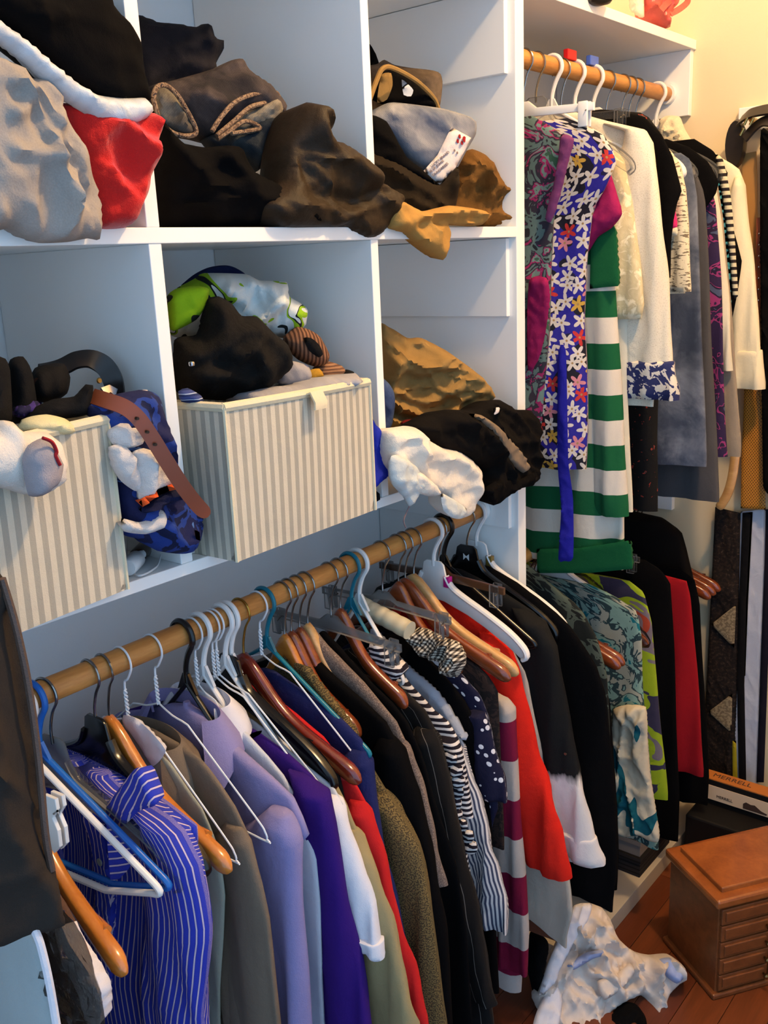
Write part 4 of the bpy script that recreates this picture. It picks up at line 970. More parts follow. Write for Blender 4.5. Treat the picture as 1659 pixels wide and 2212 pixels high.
# ================================================================ hanging garments
def nx(X, pts): return [((q := onX(x, y, X)).y, q.z) for x, y in pts]
def interp(tab, z):
    # tab: list of (y,z) with z descending
    if z >= tab[0][1]: return tab[0][0]
    for (y0, z0), (y1, z1) in zip(tab, tab[1:]):
        if z >= z1:
            t = (z0-z)/max(z0-z1, 1e-6); return y0+(y1-y0)*t
    return tab[-1][0]
def mono(tab):
    out = [tab[0]]
    for y, z in tab[1:]:
        if z > out[-1][1]-.004: z = out[-1][1]-.004
        out.append((y, z))
    return out
def loft_cloth(X, near, far, z0, z1, tt, nr=30, nc=44, fold=(.006, 9), seed=0, cap=.012, twist=0.0, wave=.0, pw=.75):
    """closed hanging body between near(z) and far(z); tt(s) half thickness for s in 0..1 top->hem"""
    rings = []; random.seed(seed); ph = [random.uniform(0, 6.28) for _ in range(5)]
    top = [0, .02, .06] if cap else [0]
    ss = sorted(set([0, .008, .02, .035, .055]+[k/nr for k in range(1, nr+1)]))
    for s in ss:
        z = z0+(z1-z0)*s; yn, yf = near(z), far(z); ym, hw = (yn+yf)/2, max((yf-yn)/2, .004)
        t = tt(s)*(math.sqrt(min(1, .15+s/.05)) if s < .05 else 1)
        if s > .985: t *= .8
        ring = []
        am = fold[0]*min(1, .15+s*1.3)
        for k in range(nc):
            a = 2*math.pi*k/nc+math.pi/2*0
            c, sn = -math.cos(a), -math.sin(a)
            y = ym+hw*math.copysign(abs(c)**.85, c)
            x = t*math.copysign(abs(sn)**pw, sn)
            f = am*(math.sin(fold[1]*6.28*y+ph[0]+1.2*math.sin(z*4+ph[1]))+.5*math.sin(fold[1]*2.3*6.28*y+ph[2]+z*5))
            f += .5*am*noise.noise((y*14, z*5, seed*3.3))
            zz = z+(wave*math.sin(y*30+ph[3])*(s**4))
            ring.append((X+x+f+twist*(y-.085), y, zz))
        rings.append(ring)
    return MB().rings(rings)
class Garment:
    def __init__(g, name, label, cat, X, near_px, mat, hem=.28, t=(.010, .028), inset=.0, tip=None, far=None, seed=1, fold=(.006, 7), mats=None, hand_px=None, twist=0.0, cy=.085, wave=0.0, body='body', ymax=.345, bz=None):
        g.X = X; g.near = mono(nx(X, near_px)); g.mat = mat; g.seed = seed; g.twist = twist; g.cy = cy
        z0 = g.near[0][1]
        g.tipz = g.near[tip][1] if tip is not None else None
        def nf(z):
            y = interp(g.near, z)
            if g.tipz is not None and z < g.tipz: y += inset*min(1, (g.tipz-z)/.05)
            return y
        ff = (lambda z: min(2*cy-nf(z), ymax)) if far is None else far
        g.nf, g.ff, g.z0, g.hem = nf, ff, z0, hem
        g.tt = lambda s: t[0]+(t[1]-t[0])*min(1, s*1.6)
        g.root = thing(name, label, cat, (X, cy, hem))
        link(body, loft_cloth(X, nf, ff, z0, hem if bz is None else bz, g.tt, fold=fold, seed=seed, twist=twist, wave=wave), mat, g.root, angle=75)
    def sleeve(g, cuff, w=(.13, .09), t=.02, dx=-.012, mat=None, far=True, cuffm=None, start=.02, extra=.0, fold=(.005, 16), cufflen=.05, cuffadd=.003):
        mat = mat or g.mat
        for side in ((0, 1) if far else (0,)):
            za = g.tipz+start
            if side == 0:
                n_ = lambda z: interp(g.near, z)-extra
                def f_(z):
                    s = (za-z)/(za-cuff); wd = w[0]+(w[1]-w[0])*s
                    return interp(g.near, z)-extra+wd*min(1, .25+s*5)
            else:
                def f_(z): return min(2*g.cy-interp(g.near, z)+extra, .36)
                def n_(z):
                    s = (za-z)/(za-cuff); wd = w[0]+(w[1]-w[0])*s; return f_(z)-wd*min(1, .25+s*5)
            link('sleeve', loft_cloth(g.X+dx, n_, f_, za, cuff, lambda s: t*(1-.15*s), nr=24, nc=28, fold=fold, seed=g.seed+7+side, twist=g.twist, pw=.9), mat, g.root, angle=75)
            if cuffm is not None:
                link('cuff', loft_cloth(g.X+dx, lambda z: n_(z)-cuffadd, lambda z: f_(z)+cuffadd, cuff+cufflen, cuff-.004, lambda s: t*.85+cuffadd, nr=6, nc=28, fold=(fold[0], fold[1]), seed=g.seed+7+side, twist=g.twist, pw=.9), cuffm, g.root, angle=75)
        return g
    def collar(g, mat=None, ry=.058, rx=.024, z=None, leaf=.042, point=.035, stand=.004, dx=-.004, out=.018, gap=50):
        z = g.z0-.016 if z is None else z; n = 40; X = g.X+dx; rows = []
        prof = []
        for k in range(n+1):
            ph = math.radians(gap+(360-2*gap)*k/n); d = min(k, n-k)/n
            lf = leaf+point*math.exp(-(d/.10)**2); c, s = math.cos(ph), math.sin(ph)
            def P(r, zz): return (X-(rx+r)*c-(.006 if d < .15 else 0)*0, g.cy-(ry+r)*s, zz)
            back = .012*(1-math.cos(ph))/2      # collar stands higher at the back of the neck
            prof.append([P(-.002, z-.012+back), P(.000, z+stand+back), P(.002, z+stand+.004+back), P(.005, z+stand+.002+back), P(out+.4*lf*.5, z+stand-lf*.55+back), P(out+.4*lf*.8, z+stand-lf+back), P(out+.4*lf*.8-.004, z+stand-lf+back), P(.003, z+stand-.006+back), P(.002, z-.012+back)])
        link('collar', MB().rings(prof, True, True), mat or g.mat, g.root, angle=50)
        return g
    def strip(g, name, poly, mat, dx=-.02, **kw):
        o = link(name, inflate(poly, plane_of('X', g.X+dx), **kw), mat, g.root, angle=70); return o
    def buttons(g, pts, mat, r=.0055, dx=-.03):
        for x, y in pts:
            c = onX(x, y, g.X+dx)
            link('button', MB().lathe([(.001, -.0018), (r, -.0018), (r*1.05, -.0004), (r*.8, .0008), (r*.6, .0002), (.0008, .0002)], c, 12, 'X'), mat, g.root)
        return g

# ---- fabrics
F_BSTR = striped('blue_pinstripe', [(0, (50, 60, 172)), (.66, (44, 48, 130)), (.72, (206, 184, 200)), (.94, (44, 48, 130))], .0094, 'u', wob=.004)
F_SAGE = fabric('sage_grey', (152, 152, 136), var=.12)
F_WHITEC = fabric('white_cotton', (214, 210, 216), var=.08)
F_TAUPE = fabric('taupe_brushed', (112, 98, 84), var=.18)
F_LILAC = fabric('lilac_oxford', (134, 126, 170), var=.16, fine=600)
F_PALEB = fabric('pale_blue_cotton', (192, 194, 202), var=.1)
F_PURP = fabric('deep_purple_jersey', (48, 20, 104), var=.18)
F_OLIVE = fabric('olive_sage_twill', (146, 130, 94), var=.16)
F_CHAR = fabric('charcoal_wool', (26, 23, 22), var=.3, spec=.08)
F_REDJ = blotch('red_track_jacket', [(0, (178, 26, 28)), (.66, (190, 60, 58)), (.70, (178, 26, 28))], 9, 1, .3)
F_NAVY = fabric('navy_knit', (30, 36, 84), var=.2, fuzz=.5)
F_TWEED = blotch('olive_houndstooth', [(0, (112, 94, 56)), (.5, (60, 50, 34))], 420, 1, 0)
F_TTAUPE = blotch('taupe_tweed', [(0, (132, 112, 100)), (.45, (92, 78, 72)), (.6, (150, 132, 120))], 420, 2, 0)
F_PIN = striped('black_pinstripe', [(0, (22, 20, 20)), (.95, (120, 112, 106))], .024, 'u')
F_BWST = striped('black_white_stripe', [(0, (214, 206, 202)), (.45, (30, 26, 36))], .010, 'v')
F_BGST = striped('blue_grey_stripe', [(0, (200, 196, 196)), (.5, (62, 68, 90))], .0085, 'u')
F_DOT = dotted('navy_polka_dot', (20, 20, 46), (214, 210, 214), 62, .30)
F_LACE = blotch('brown_lace', [(0, (46, 32, 28)), (.5, (24, 18, 18))], 60)
F_BURG = striped('burgundy_grey_stripe', [(0, (112, 18, 50)), (.5, (168, 158, 152))], .165, 'v')
F_REDC = fabric('scarlet_knit', (204, 34, 22), var=.16, fuzz=.4)
F_BEIGE = fabric('beige_jersey', (176, 164, 150), var=.1)
F_DIP = NT('black_white_dip'); _v = F_DIP.coord('uv'); _n = F_DIP.noise(F_DIP.mapping(_v, scale=(3, 1, 1)), 14, 3)
_f = F_DIP.math('ADD', F_DIP.sep(_v)[1], F_DIP.math('MULTIPLY', _n, .05))
F_DIP = F_DIP.done(weave(F_DIP, F_DIP.ramp(F_DIP.math('ADD', F_DIP.math('MULTIPLY', F_DIP.math('SUBTRACT', _f, .62), 8.0), .5), [(.42, lin((206, 198, 194))), (.58, lin((14, 14, 15)))]), .1), .85, .2)
_nt = NT('checked_weave'); _o = _nt.sep(_nt.mapping(_nt.coord('uv'), rot=(0, 0, .5)))
_a = _nt.math('GREATER_THAN', _nt.math('FRACT', _nt.math('DIVIDE', _o[0], .0062)), .5); _b = _nt.math('GREATER_THAN', _nt.math('FRACT', _nt.math('DIVIDE', _o[1], .0062)), .5)
F_HOUND = _nt.done(weave(_nt, _nt.ramp(_nt.math('MULTIPLY', _nt.math('ADD', _a, _b), .5), [(0, lin((212, 202, 184))), (.25, lin((110, 100, 90))), (.75, lin((26, 22, 22)))], True)), .85, .2)
F_CSATIN = fabric('cream_satin', (214, 200, 168), var=.1, rough=.35, spec=.5, bump=.1)
M_BTN = plain('clear_button', (150, 150, 140), .3, .5)
PL_FILM = clear('dry_clean_film', (244, 240, 236), 0.15, .07, bmp=.9, base=(40, 38, 37))

# ---- far left of the long rail
dg = clothing('charcoal_skirt', 'dark charcoal garment hanging in front of everything at the left edge', 'garment', fabric('brown_charcoal_wool', (46, 40, 36), var=.35),
     [(-220, 1230), (-40, 1215), (5, 1245), (38, 1350), (66, 1480), (88, 1640), (102, 1800), (128, 1960), (134, 1985), (105, 2000), (40, 2025), (0, 2045), (-220, 2090)], plane_of('Y', -.21), bulge=.022, back=.03, rim=.03, fold=(.010, 8, 88, 4), seed=110,
     ridges=[([(20, 1330), (60, 1600), (90, 1850)], -.014, .012)])
link('satin_edge', MB().tube(spline3([onY(x, y, -.226) for x, y in ((4, 1250), (34, 1352), (61, 1480), (83, 1640), (98, 1800), (112, 1880))], 6), [.0038]*31, 8), fabric('brown_satin', (84, 66, 57), rough=.45, spec=.4, var=.2), dg)
g = Garment('pale_blue_shirt', 'pale blue shirt with white piped edge below the dark garment', 'shirt', .405, [(-10, 1930), (20, 1950), (60, 1985), (85, 2040), (104, 2120), (122, 2212)], fabric('washed_blue', (158, 166, 166), var=.1), hem=.35, t=(.012, .03), tip=2, seed=112)
link('piped_edge', MB().tube(spline3([onX(x, y, .372) for x, y in ((62, 1985), (80, 2020), (90, 2050), (106, 2120), (122, 2212), (132, 2270))], 5), .0042, 8), F_WHITEC, g.root)
g = Garment('brown_jacket', 'brown jacket under clear dry cleaning film at the lower left', 'jacket', .470, [(60, 1850), (95, 1900), (140, 1960), (165, 2010), (185, 2100), (205, 2212)], fabric('mid_brown', (84, 60, 48), var=.2), hem=.35, t=(.012, .03), tip=2, seed=113)
g.strip('white_lapel', [(118, 2010), (132, 2000), (150, 2040), (190, 2100), (214, 2150), (216, 2212), (190, 2212), (170, 2150), (135, 2080)], F_WHITEC, dx=-.040, bulge=.003, back=.02, rim=.01, fold=(.002, 40, 60, 2), seed=5)
tag(link('garment_film', inflate([(95, 1930), (135, 1965), (160, 1995), (185, 2040), (200, 2085), (205, 2110), (218, 2150), (222, 2240), (100, 2240), (92, 2100), (90, 2000)], plane_of('X', .418), bulge=.010, back=.006, fold=(.010, 22, 70, 2), seed=8), PL_FILM), 'clear crinkled dry cleaning film at the lower left', 'plastic film')

# ---- shirts
g = Garment('blue_striped_shirt', 'royal blue shirt with thin white stripes on the black molded hanger', 'shirt', .650, [(262, 1672), (305, 1690), (362, 1718), (425, 1785), (455, 1850), (471, 1930), (478, 1998), (470, 2090), (460, 2212)], F_BSTR, hem=.30, t=(.013, .035), inset=.035, tip=3, seed=121, fold=(.008, 6))
g.sleeve(.42, (.14, .10), .026, -.02, start=.03).collar(ry=.088, rx=.036, leaf=.045, point=.05, dx=-.016)
g.strip('placket', [(166, 1700), (190, 1710), (215, 1780), (232, 1850), (240, 2000), (236, 2212), (205, 2212), (207, 2000), (200, 1860), (185, 1780)], F_BSTR, dx=-.035, bulge=.004, back=.02, rim=.004, fold=(.003, 10, 90, 2), seed=2)
g.buttons([(216, 1862), (222, 2010)], M_BTN, dx=-.043)
g.strip('collar_leaf', [(290, 1662), (306, 1660), (322, 1695), (337, 1738), (300, 1752), (262, 1786), (226, 1748), (256, 1705)], striped('blue_pinstripe_bias', [(0, (50, 60, 172)), (.66, (44, 48, 130)), (.72, (206, 184, 200)), (.94, (44, 48, 130))], .0094, 'u', rot=35), dx=-.050, bulge=.005, back=.02, rim=.012, fold=(.002, 20, 40, 2), seed=2)
g = Garment('sage_shirt', 'pale sage shirt mostly hidden behind the honey wooden hanger', 'shirt', .712, [(285, 1560), (320, 1590), (380, 1665), (440, 1755), (474, 1840), (487, 1930), (484, 2010), (480, 2100), (474, 2212)], F_SAGE, hem=.3, t=(.006, .010), inset=.03, tip=4, seed=122, fold=(.003, 7))
g.sleeve(.42, (.12, .09), .009, -.001, fold=(.002, 16))
g.strip('white_yoke', [(262, 1545), (290, 1550), (325, 1580), (358, 1622), (330, 1655), (300, 1610), (275, 1575)], F_WHITEC, dx=-.010, bulge=.003, back=.008, rim=.01, fold=(.002, 20, 60, 2), seed=3)
g = Garment('taupe_shirt', 'taupe brushed shirt between the sage and lilac shirts', 'shirt', .738, [(335, 1580), (395, 1592), (440, 1645), (505, 1740), (540, 1820), (562, 1900), (578, 1985), (588, 2090), (597, 2212)], F_TAUPE, hem=.3, t=(.010, .015), inset=.035, tip=4, seed=123, fold=(.004, 7))
g.sleeve(.40, (.13, .10), .015, -.004, extra=.003)
g.collar(ry=.070, rx=.026, leaf=.05, point=.03, dx=-.008)
g = Garment('lilac_shirt', 'lilac blue oxford shirt on the black tubular hanger', 'shirt', .808, [(372, 1502), (440, 1545), (500, 1605), (590, 1680), (640, 1740), (666, 1805), (670, 1930), (682, 2080), (690, 2212)], F_LILAC, hem=.28, t=(.013, .03), inset=.04, tip=5, seed=124, fold=(.010, 6))
g.sleeve(.38, (.15, .10), .026, -.016, start=.035, fold=(.007, 12)).collar(ry=.076, rx=.024, leaf=.055, point=.045, dx=-.006)
g = Garment('white_shirt', 'white collared shirt squeezed behind the lilac one', 'shirt', .838, [(450, 1500), (505, 1555), (570, 1625), (640, 1720), (685, 1850), (696, 1950), (700, 2050), (700, 2212)], F_PALEB, hem=.3, t=(.009, .014), tip=4, seed=125)
g.collar(F_WHITEC, ry=.062, rx=.022, leaf=.045, point=.03)
g = Garment('purple_jersey', 'deep purple long sleeved top with pale neck edge', 'top', .864, [(515, 1560), (560, 1582), (605, 1618), (660, 1664), (712, 1714), (732, 1780), (752, 1900), (780, 2060), (806, 2212)], F_PURP, hem=.3, t=(.012, .024), inset=.03, tip=4, seed=126)
g.sleeve(.40, (.12, .10), .022, -.01, extra=.002)
g.strip('neck_edge', [(520, 1600), (548, 1582), (566, 1578), (562, 1586), (545, 1596), (525, 1612)], F_WHITEC, dx=-.016, bulge=.004, back=.008, rim=.004, fold=(0, 1, 0, 1))
g.strip('inner_label', [(548, 1650), (556, 1642), (590, 1695), (575, 1692)], F_WHITEC, dx=-.022, bulge=.002, back=.01, rim=.004, fold=(0, 1, 0, 1))
g = Garment('white_tshirt', 'white long sleeved tee with a folded cuff beside the purple top', 'shirt', .888, [(545, 1555), (600, 1600), (660, 1652), (722, 1706), (748, 1752), (778, 1850), (808, 1950), (826, 2030), (840, 2120), (850, 2212)], F_PALEB, hem=.3, t=(.010, .014), inset=.05, tip=4, seed=127)
zc = onX(815, 2060, .88).z
g.sleeve(zc, (.07, .062), .02, -.006, F_WHITEC, cuffm=F_WHITEC, cufflen=.022, cuffadd=.004)
g = Garment('olive_jacket', 'olive sage jacket behind the white tee', 'jacket', .910, [(570, 1530), (635, 1600), (700, 1655), (748, 1728), (785, 1820), (812, 1875), (848, 1990), (880, 2110), (905, 2212)], F_OLIVE, hem=.28, t=(.011, .018), inset=.03, tip=4, seed=128)
g.sleeve(.40, (.11, .10), .02, -.004, extra=.002)
g = Garment('charcoal_jacket', 'charcoal jacket shoulder above the red jacket', 'jacket', .926, [(560, 1500), (625, 1556), (680, 1598), (726, 1652), (740, 1700), (752, 1760), (775, 1850), (800, 1950), (850, 2212)], F_CHAR, hem=.28, t=(.012, .014), tip=4, seed=129)
g = Garment('red_jacket', 'red track jacket on the mahogany hanger', 'jacket', .944, [(590, 1500), (650, 1555), (700, 1594), (728, 1625), (765, 1690), (800, 1762), (830, 1855), (860, 1975), (890, 2085), (922, 2212)], F_REDJ, hem=.28, t=(.011, .018), inset=.03, tip=5, seed=130)
g.sleeve(.40, (.10, .09), .02, -.002, extra=.002)
g = Garment('navy_sweater', 'navy blue knit sweater on the teal hanger', 'sweater', .980, [(600, 1455), (690, 1520), (745, 1560), (788, 1605), (806, 1650), (818, 1740), (842, 1860), (868, 1990), (890, 2100), (905, 2212)], F_NAVY, hem=.3, t=(.013, .024), inset=.02, tip=4, seed=131)
g.sleeve(.42, (.11, .09), .022, -.006)
# ---- blazers
g = Garment('olive_tweed_blazer', 'olive houndstooth tweed blazer mid rail', 'blazer', 1.024, [(600, 1395), (650, 1445), (720, 1520), (775, 1595), (822, 1690), (858, 1742), (900, 1815), (930, 1940), (948, 2080), (962, 2212)], F_TWEED, hem=.25, t=(.013, .024), inset=.03, tip=5, seed=132)
g.sleeve(.34, (.13, .11), .026, -.004, extra=.003)
g.strip('lapel', [(635, 1432), (660, 1440), (700, 1492), (745, 1548), (775, 1595), (755, 1600), (715, 1555), (670, 1500), (640, 1460)], F_TWEED, dx=-.02, bulge=.006, back=.012, rim=.006, fold=(.002, 20, 60, 2), seed=4)
g = Garment('black_blazer', 'black blazer next to the olive tweed blazer', 'blazer', 1.058, [(640, 1385), (690, 1432), (760, 1495), (835, 1560), (872, 1625), (905, 1720), (940, 1850), (965, 2000), (980, 2212)], F_BLACK, hem=.25, t=(.013, .022), inset=.02, tip=4, seed=133)
g.sleeve(.34, (.12, .10), .024, -.002)
g = Garment('taupe_tweed_jacket', 'taupe tweed jacket with long lapel on the pine hanger', 'jacket', 1.084, [(680, 1360), (712, 1402), (780, 1472), (850, 1545), (890, 1630), (925, 1735), (955, 1850), (985, 2000), (1000, 2212)], F_TTAUPE, hem=.25, t=(.012, .018), inset=.03, tip=4, seed=134)
g.sleeve(.6, (.05, .04), .012, -.0)
g = Garment('black_suit_jacket', 'plain black suit jacket behind the taupe tweed lapel', 'blazer', 1.112, [(700, 1365), (760, 1430), (820, 1490), (878, 1556), (915, 1640), (950, 1750), (985, 1880), (1005, 2000), (1020, 2212)], F_BLACK, hem=.25, t=(.010, .014), tip=4, seed=135)
g = Garment('pinstripe_suit', 'black pinstripe suit jacket under clear clips', 'suit', 1.190, [(735, 1375), (800, 1425), (870, 1490), (925, 1545), (950, 1600), (975, 1700), (1005, 1830), (1030, 1960), (1060, 2100), (1085, 2212)], F_PIN, hem=.2, t=(.014, .026), inset=.02, tip=4, seed=136)
g.sleeve(.3, (.13, .11), .026, -.004)
g = Garment('striped_ruffle_blouse', 'black and white striped ruffle blouse', 'blouse', 1.245, [(795, 1375), (840, 1430), (905, 1500), (965, 1560), (1000, 1620), (1015, 1720), (1035, 1850), (1060, 2000)], F_BWST, hem=.45, t=(.012, .02), inset=.03, tip=4, seed=137)
g.sleeve(.62, (.10, .07), .018, -.004)
g.strip('collar', [(798, 1392), (815, 1385), (845, 1425), (870, 1452), (852, 1472), (820, 1470), (802, 1440)], F_BWST, dx=-.065, bulge=.01, back=.03, rim=.012, fold=(.003, 20, 60, 2), seed=6)
fr = MB()
for k in range(9):
    t0 = k/9; cx, cy = 968+38*t0+10*math.sin(k), 1640+215*t0
    fr = inflate([(cx-8, cy-14), (cx+14, cy-12), (cx+20, cy+4), (cx+10, cy+16), (cx-6, cy+10)], plane_of('X', 1.215), bulge=.008, back=.008, rim=.008, fold=(.004, 40, 30, 2), seed=k)
    link('ruffle', fr, F_BWST, g.root, angle=70)
g = Garment('grey_striped_shirt', 'blue grey striped shirt with a loose hanging sleeve', 'shirt', 1.288, [(860, 1440), (920, 1510), (985, 1575), (1010, 1620), (1034, 1690), (1060, 1780), (1082, 1870), (1104, 1962), (1108, 2050), (1112, 2212)], F_BGST, hem=.5, t=(.012, .016), inset=.06, tip=3, seed=138)
zc = onX(1075, 2000, 1.28).z
g.sleeve(zc, (.075, .105), .022, -.012, fold=(.006, 22))
g.strip('shoulder_yoke', [(800, 1365), (812, 1362), (870, 1430), (940, 1490), (990, 1560), (1010, 1600), (985, 1585), (925, 1530), (860, 1462)], fabric('pale_grey_blue', (150, 156, 170), var=.1), dx=-.004, bulge=.01, back=.012, rim=.008, fold=(.002, 20, 60, 2), seed=7)
g = Garment('black_dress', 'black dress behind the grey striped shirt', 'dress', 1.312, [(880, 1380), (940, 1440), (1000, 1505), (1040, 1580), (1050, 1680), (1060, 1800), (1070, 1950), (1085, 2212)], F_BLACK, hem=.2, t=(.012, .02), tip=3, seed=139)
g = Garment('polka_dot_blouse', 'navy blouse with white polka dots', 'blouse', 1.330, [(930, 1395), (985, 1445), (1035, 1500), (1060, 1560), (1078, 1640), (1092, 1690), (1100, 1750), (1085, 1790)], F_DOT, hem=.55, t=(.012, .018), inset=.02, tip=3, seed=140)
g.sleeve(onX(1070, 1710, 1.345).z, (.09, .08), .02, -.006)
g = Garment('brown_lace_top', 'brown lace top beside the polka dot blouse', 'top', 1.347, [(935, 1370), (990, 1410), (1050, 1450), (1076, 1490), (1080, 1560), (1084, 1640), (1090, 1760), (1094, 1900)], F_LACE, hem=.5, t=(.012, .016), tip=3, seed=141)
g = Garment('burgundy_striped_sweater', 'burgundy and grey wide striped sweater', 'sweater', 1.412, [(1030, 1478), (1065, 1488), (1098, 1500), (1114, 1530), (1120, 1620), (1130, 1760), (1140, 1880), (1150, 2000), (1145, 2120), (1140, 2240)], F_BURG, hem=.12, t=(.012, .022), inset=.02, tip=3, seed=142)
g.sleeve(.18, (.075, .07), .022, -.008)
g = Garment('red_cardigan', 'scarlet red cardigan with a long near sleeve', 'cardigan', 1.464, [(945, 1262), (990, 1300), (1050, 1345), (1105, 1395), (1130, 1450), (1148, 1530), (1168, 1630), (1195, 1700), (1222, 1790), (1238, 1880), (1240, 1920)], F_REDC, hem=.42, t=(.012, .03), inset=.04, tip=3, seed=143, fold=(.008, 6))
g.sleeve(onX(1225, 1915, 1.43).z, (.13, .10), .028, -.012, fold=(.007, 12))
g = Garment('beige_tunic', 'pale beige tunic hem below the red cardigan', 'tunic', 1.486, [(1050, 1340), (1100, 1390), (1140, 1460), (1165, 1600), (1200, 1750), (1225, 1860), (1238, 1920), (1242, 1960), (1225, 2010)], F_BEIGE, hem=onX(1180, 2010, 1.486).z, t=(.010, .022), tip=3, seed=144, wave=.02)
g = Garment('black_cardigan', 'black cardigan fading to white sleeves', 'cardigan', 1.522, [(1000, 1232), (1060, 1265), (1120, 1300), (1180, 1345), (1210, 1400), (1228, 1520), (1250, 1640), (1275, 1740), (1295, 1830), (1305, 1860)], F_DIP, hem=.40, t=(.013, .024), inset=.04, tip=3, seed=145)
g.sleeve(onX(1280, 1870, 1.5).z, (.12, .10), .026, -.010, fold=(.006, 14), cuffm=fabric('white_cuff', (210, 202, 198), var=.08), cufflen=.055)
g.buttons([(1222, 1628)], M_STEEL, .003, -.03)
g = Garment('long_black_dress', 'long black dress against the side panel end of the rail', 'dress', 1.572, [(1060, 1225), (1120, 1262), (1190, 1312), (1240, 1365), (1290, 1440), (1312, 1500), (1322, 1650), (1330, 1800), (1332, 1880), (1322, 1935)], F_BLACK, hem=onX(1290, 1950, 1.572).z, t=(.013, .028), tip=3, seed=146, wave=.015)

# ---- loose bits on the long rail
o = link('satin_roll', MB().tube(spline3([onX(x, y, 1.262) for x, y in ((770, 1300), (800, 1318), (840, 1338), (885, 1362))], 16), [.0165+.0013*abs(math.sin(k*.42)) for k in range(49)], 16), F_CSATIN, None); tag(o, 'cream satin fabric roll wrapped over a clear hanger', 'fabric roll')
cloth('checked_scarf', 'black and cream checked scarf knotted over a clip hanger', 'scarf', F_HOUND, [(890, 1368), (905, 1355), (930, 1362), (955, 1375), (985, 1385), (1005, 1415), (1004, 1440), (988, 1462), (970, 1455), (955, 1430), (930, 1420), (905, 1400)], plane_of('X', 1.298), bulge=.025, back=.015, rim=.02, fold=(.012, 30, 60, 2), seed=150)

ck = thing('white_clip', 'white plastic clothes clip dangling by the dark garment at left', 'clip', onX(128, 1830, .50))
for dx_ in (-.006, .003):
    link('jaw', MB().prism([(a.y, a.z) for a in [onX(x, y, .50) for x, y in ((104, 1712), (128, 1722), (132, 1745), (122, 1762), (134, 1790), (138, 1825), (126, 1838), (112, 1815), (104, 1770))]], .50+dx_, .503+dx_+.002, 'X', .0008), P_WHITE, ck, False)
link('spring', MB().tube([onX(116, 1758, .493), onX(124, 1752, .493), onX(128, 1762, .508)], .0014, 6), M_STEEL, ck)
# ================================================================ upper rail (far bay)
def GB(*a, **k): k.setdefault('cy', RB_Y); return Garment(*a, **k)
F_BFLOR = floral('blue_floral', [(0, (16, 14, 30)), (.48, (34, 28, 132)), (.68, (22, 20, 60))], [(0, (196, 186, 176)), (.62, (176, 44, 40)), (.70, (186, 146, 60)), (.76, (200, 190, 182)), (.96, (190, 120, 130))], 33, 5, .56)
F_MULTI = blotch('pink_teal_floral', [(0, (34, 36, 40)), (.36, (84, 104, 102)), (.47, (44, 40, 52)), (.53, (134, 34, 84)), (.57, (100, 124, 118)), (.64, (52, 84, 66)), (.70, (96, 66, 104))], 22, 3, 1.0)
F_PLUMTR = fabric('plum_trim', (104, 52, 96), var=.2)
F_GREENST = striped('green_white_stripe', [(0, (20, 84, 50)), (.5, (206, 196, 182))], .105, 'v')
F_GREEN = fabric('bottle_green_knit', (18, 84, 48), var=.15)
F_MAG = fabric('magenta_jersey', (136, 24, 76), var=.15)
F_CRLACE = blotch('cream_lace', [(0, (222, 208, 172)), (.5, (192, 176, 138)), (.62, (230, 218, 186))], 46, 3, .8, const=False)
F_CREAMJ = fabric('cream_jersey', (206, 198, 178), var=.1)
F_SHEER = blotch('ivory_open_knit', [(0, (216, 206, 186)), (.6, (200, 188, 166))], 420, 1, 0)
F_HEMB = blotch('navy_floral_hem', [(0, (206, 198, 186)), (.48, (40, 46, 90))], 60, 2, .6)
F_BLKRED = blotch('black_red_print', [(0, (14, 12, 12)), (.66, (140, 46, 34)), (.70, (80, 76, 70)), (.73, (14, 12, 12))], 70, 2, .5)
F_SPECK = blotch('cream_speckle', [(0, (212, 200, 172)), (.56, (112, 100, 84))], 110, 2, 0, stretch=(.5, 2, 1))
F_PINK = fabric('hot_pink', (214, 50, 110), var=.1)
F_JEAN2 = denim('steel_blue_denim', (58, 66, 84), (112, 118, 132), 8)
F_GREYP = fabric('slate_grey', (70, 68, 70), var=.2)
F_TAUPEK = fabric('taupe_knit', (140, 126, 110), var=.15)
F_PURPF = blotch('purple_pink_floral', [(0, (44, 30, 64)), (.52, (140, 50, 104)), (.57, (36, 26, 52)), (.66, (70, 78, 104))], 26, 2, .8)
F_BEAD = striped('beaded_trim', [(0, (200, 190, 160)), (.55, (40, 34, 36))], .016, 'v')
F_TEALTR = fabric('teal_trim', (60, 130, 140), var=.1)
F_IVORY = fabric('ivory_cotton', (228, 214, 182), var=.08)
F_FUR = fabric('ivory_fur', (230, 212, 176), var=.2, fuzz=2.0, sheen=.4)

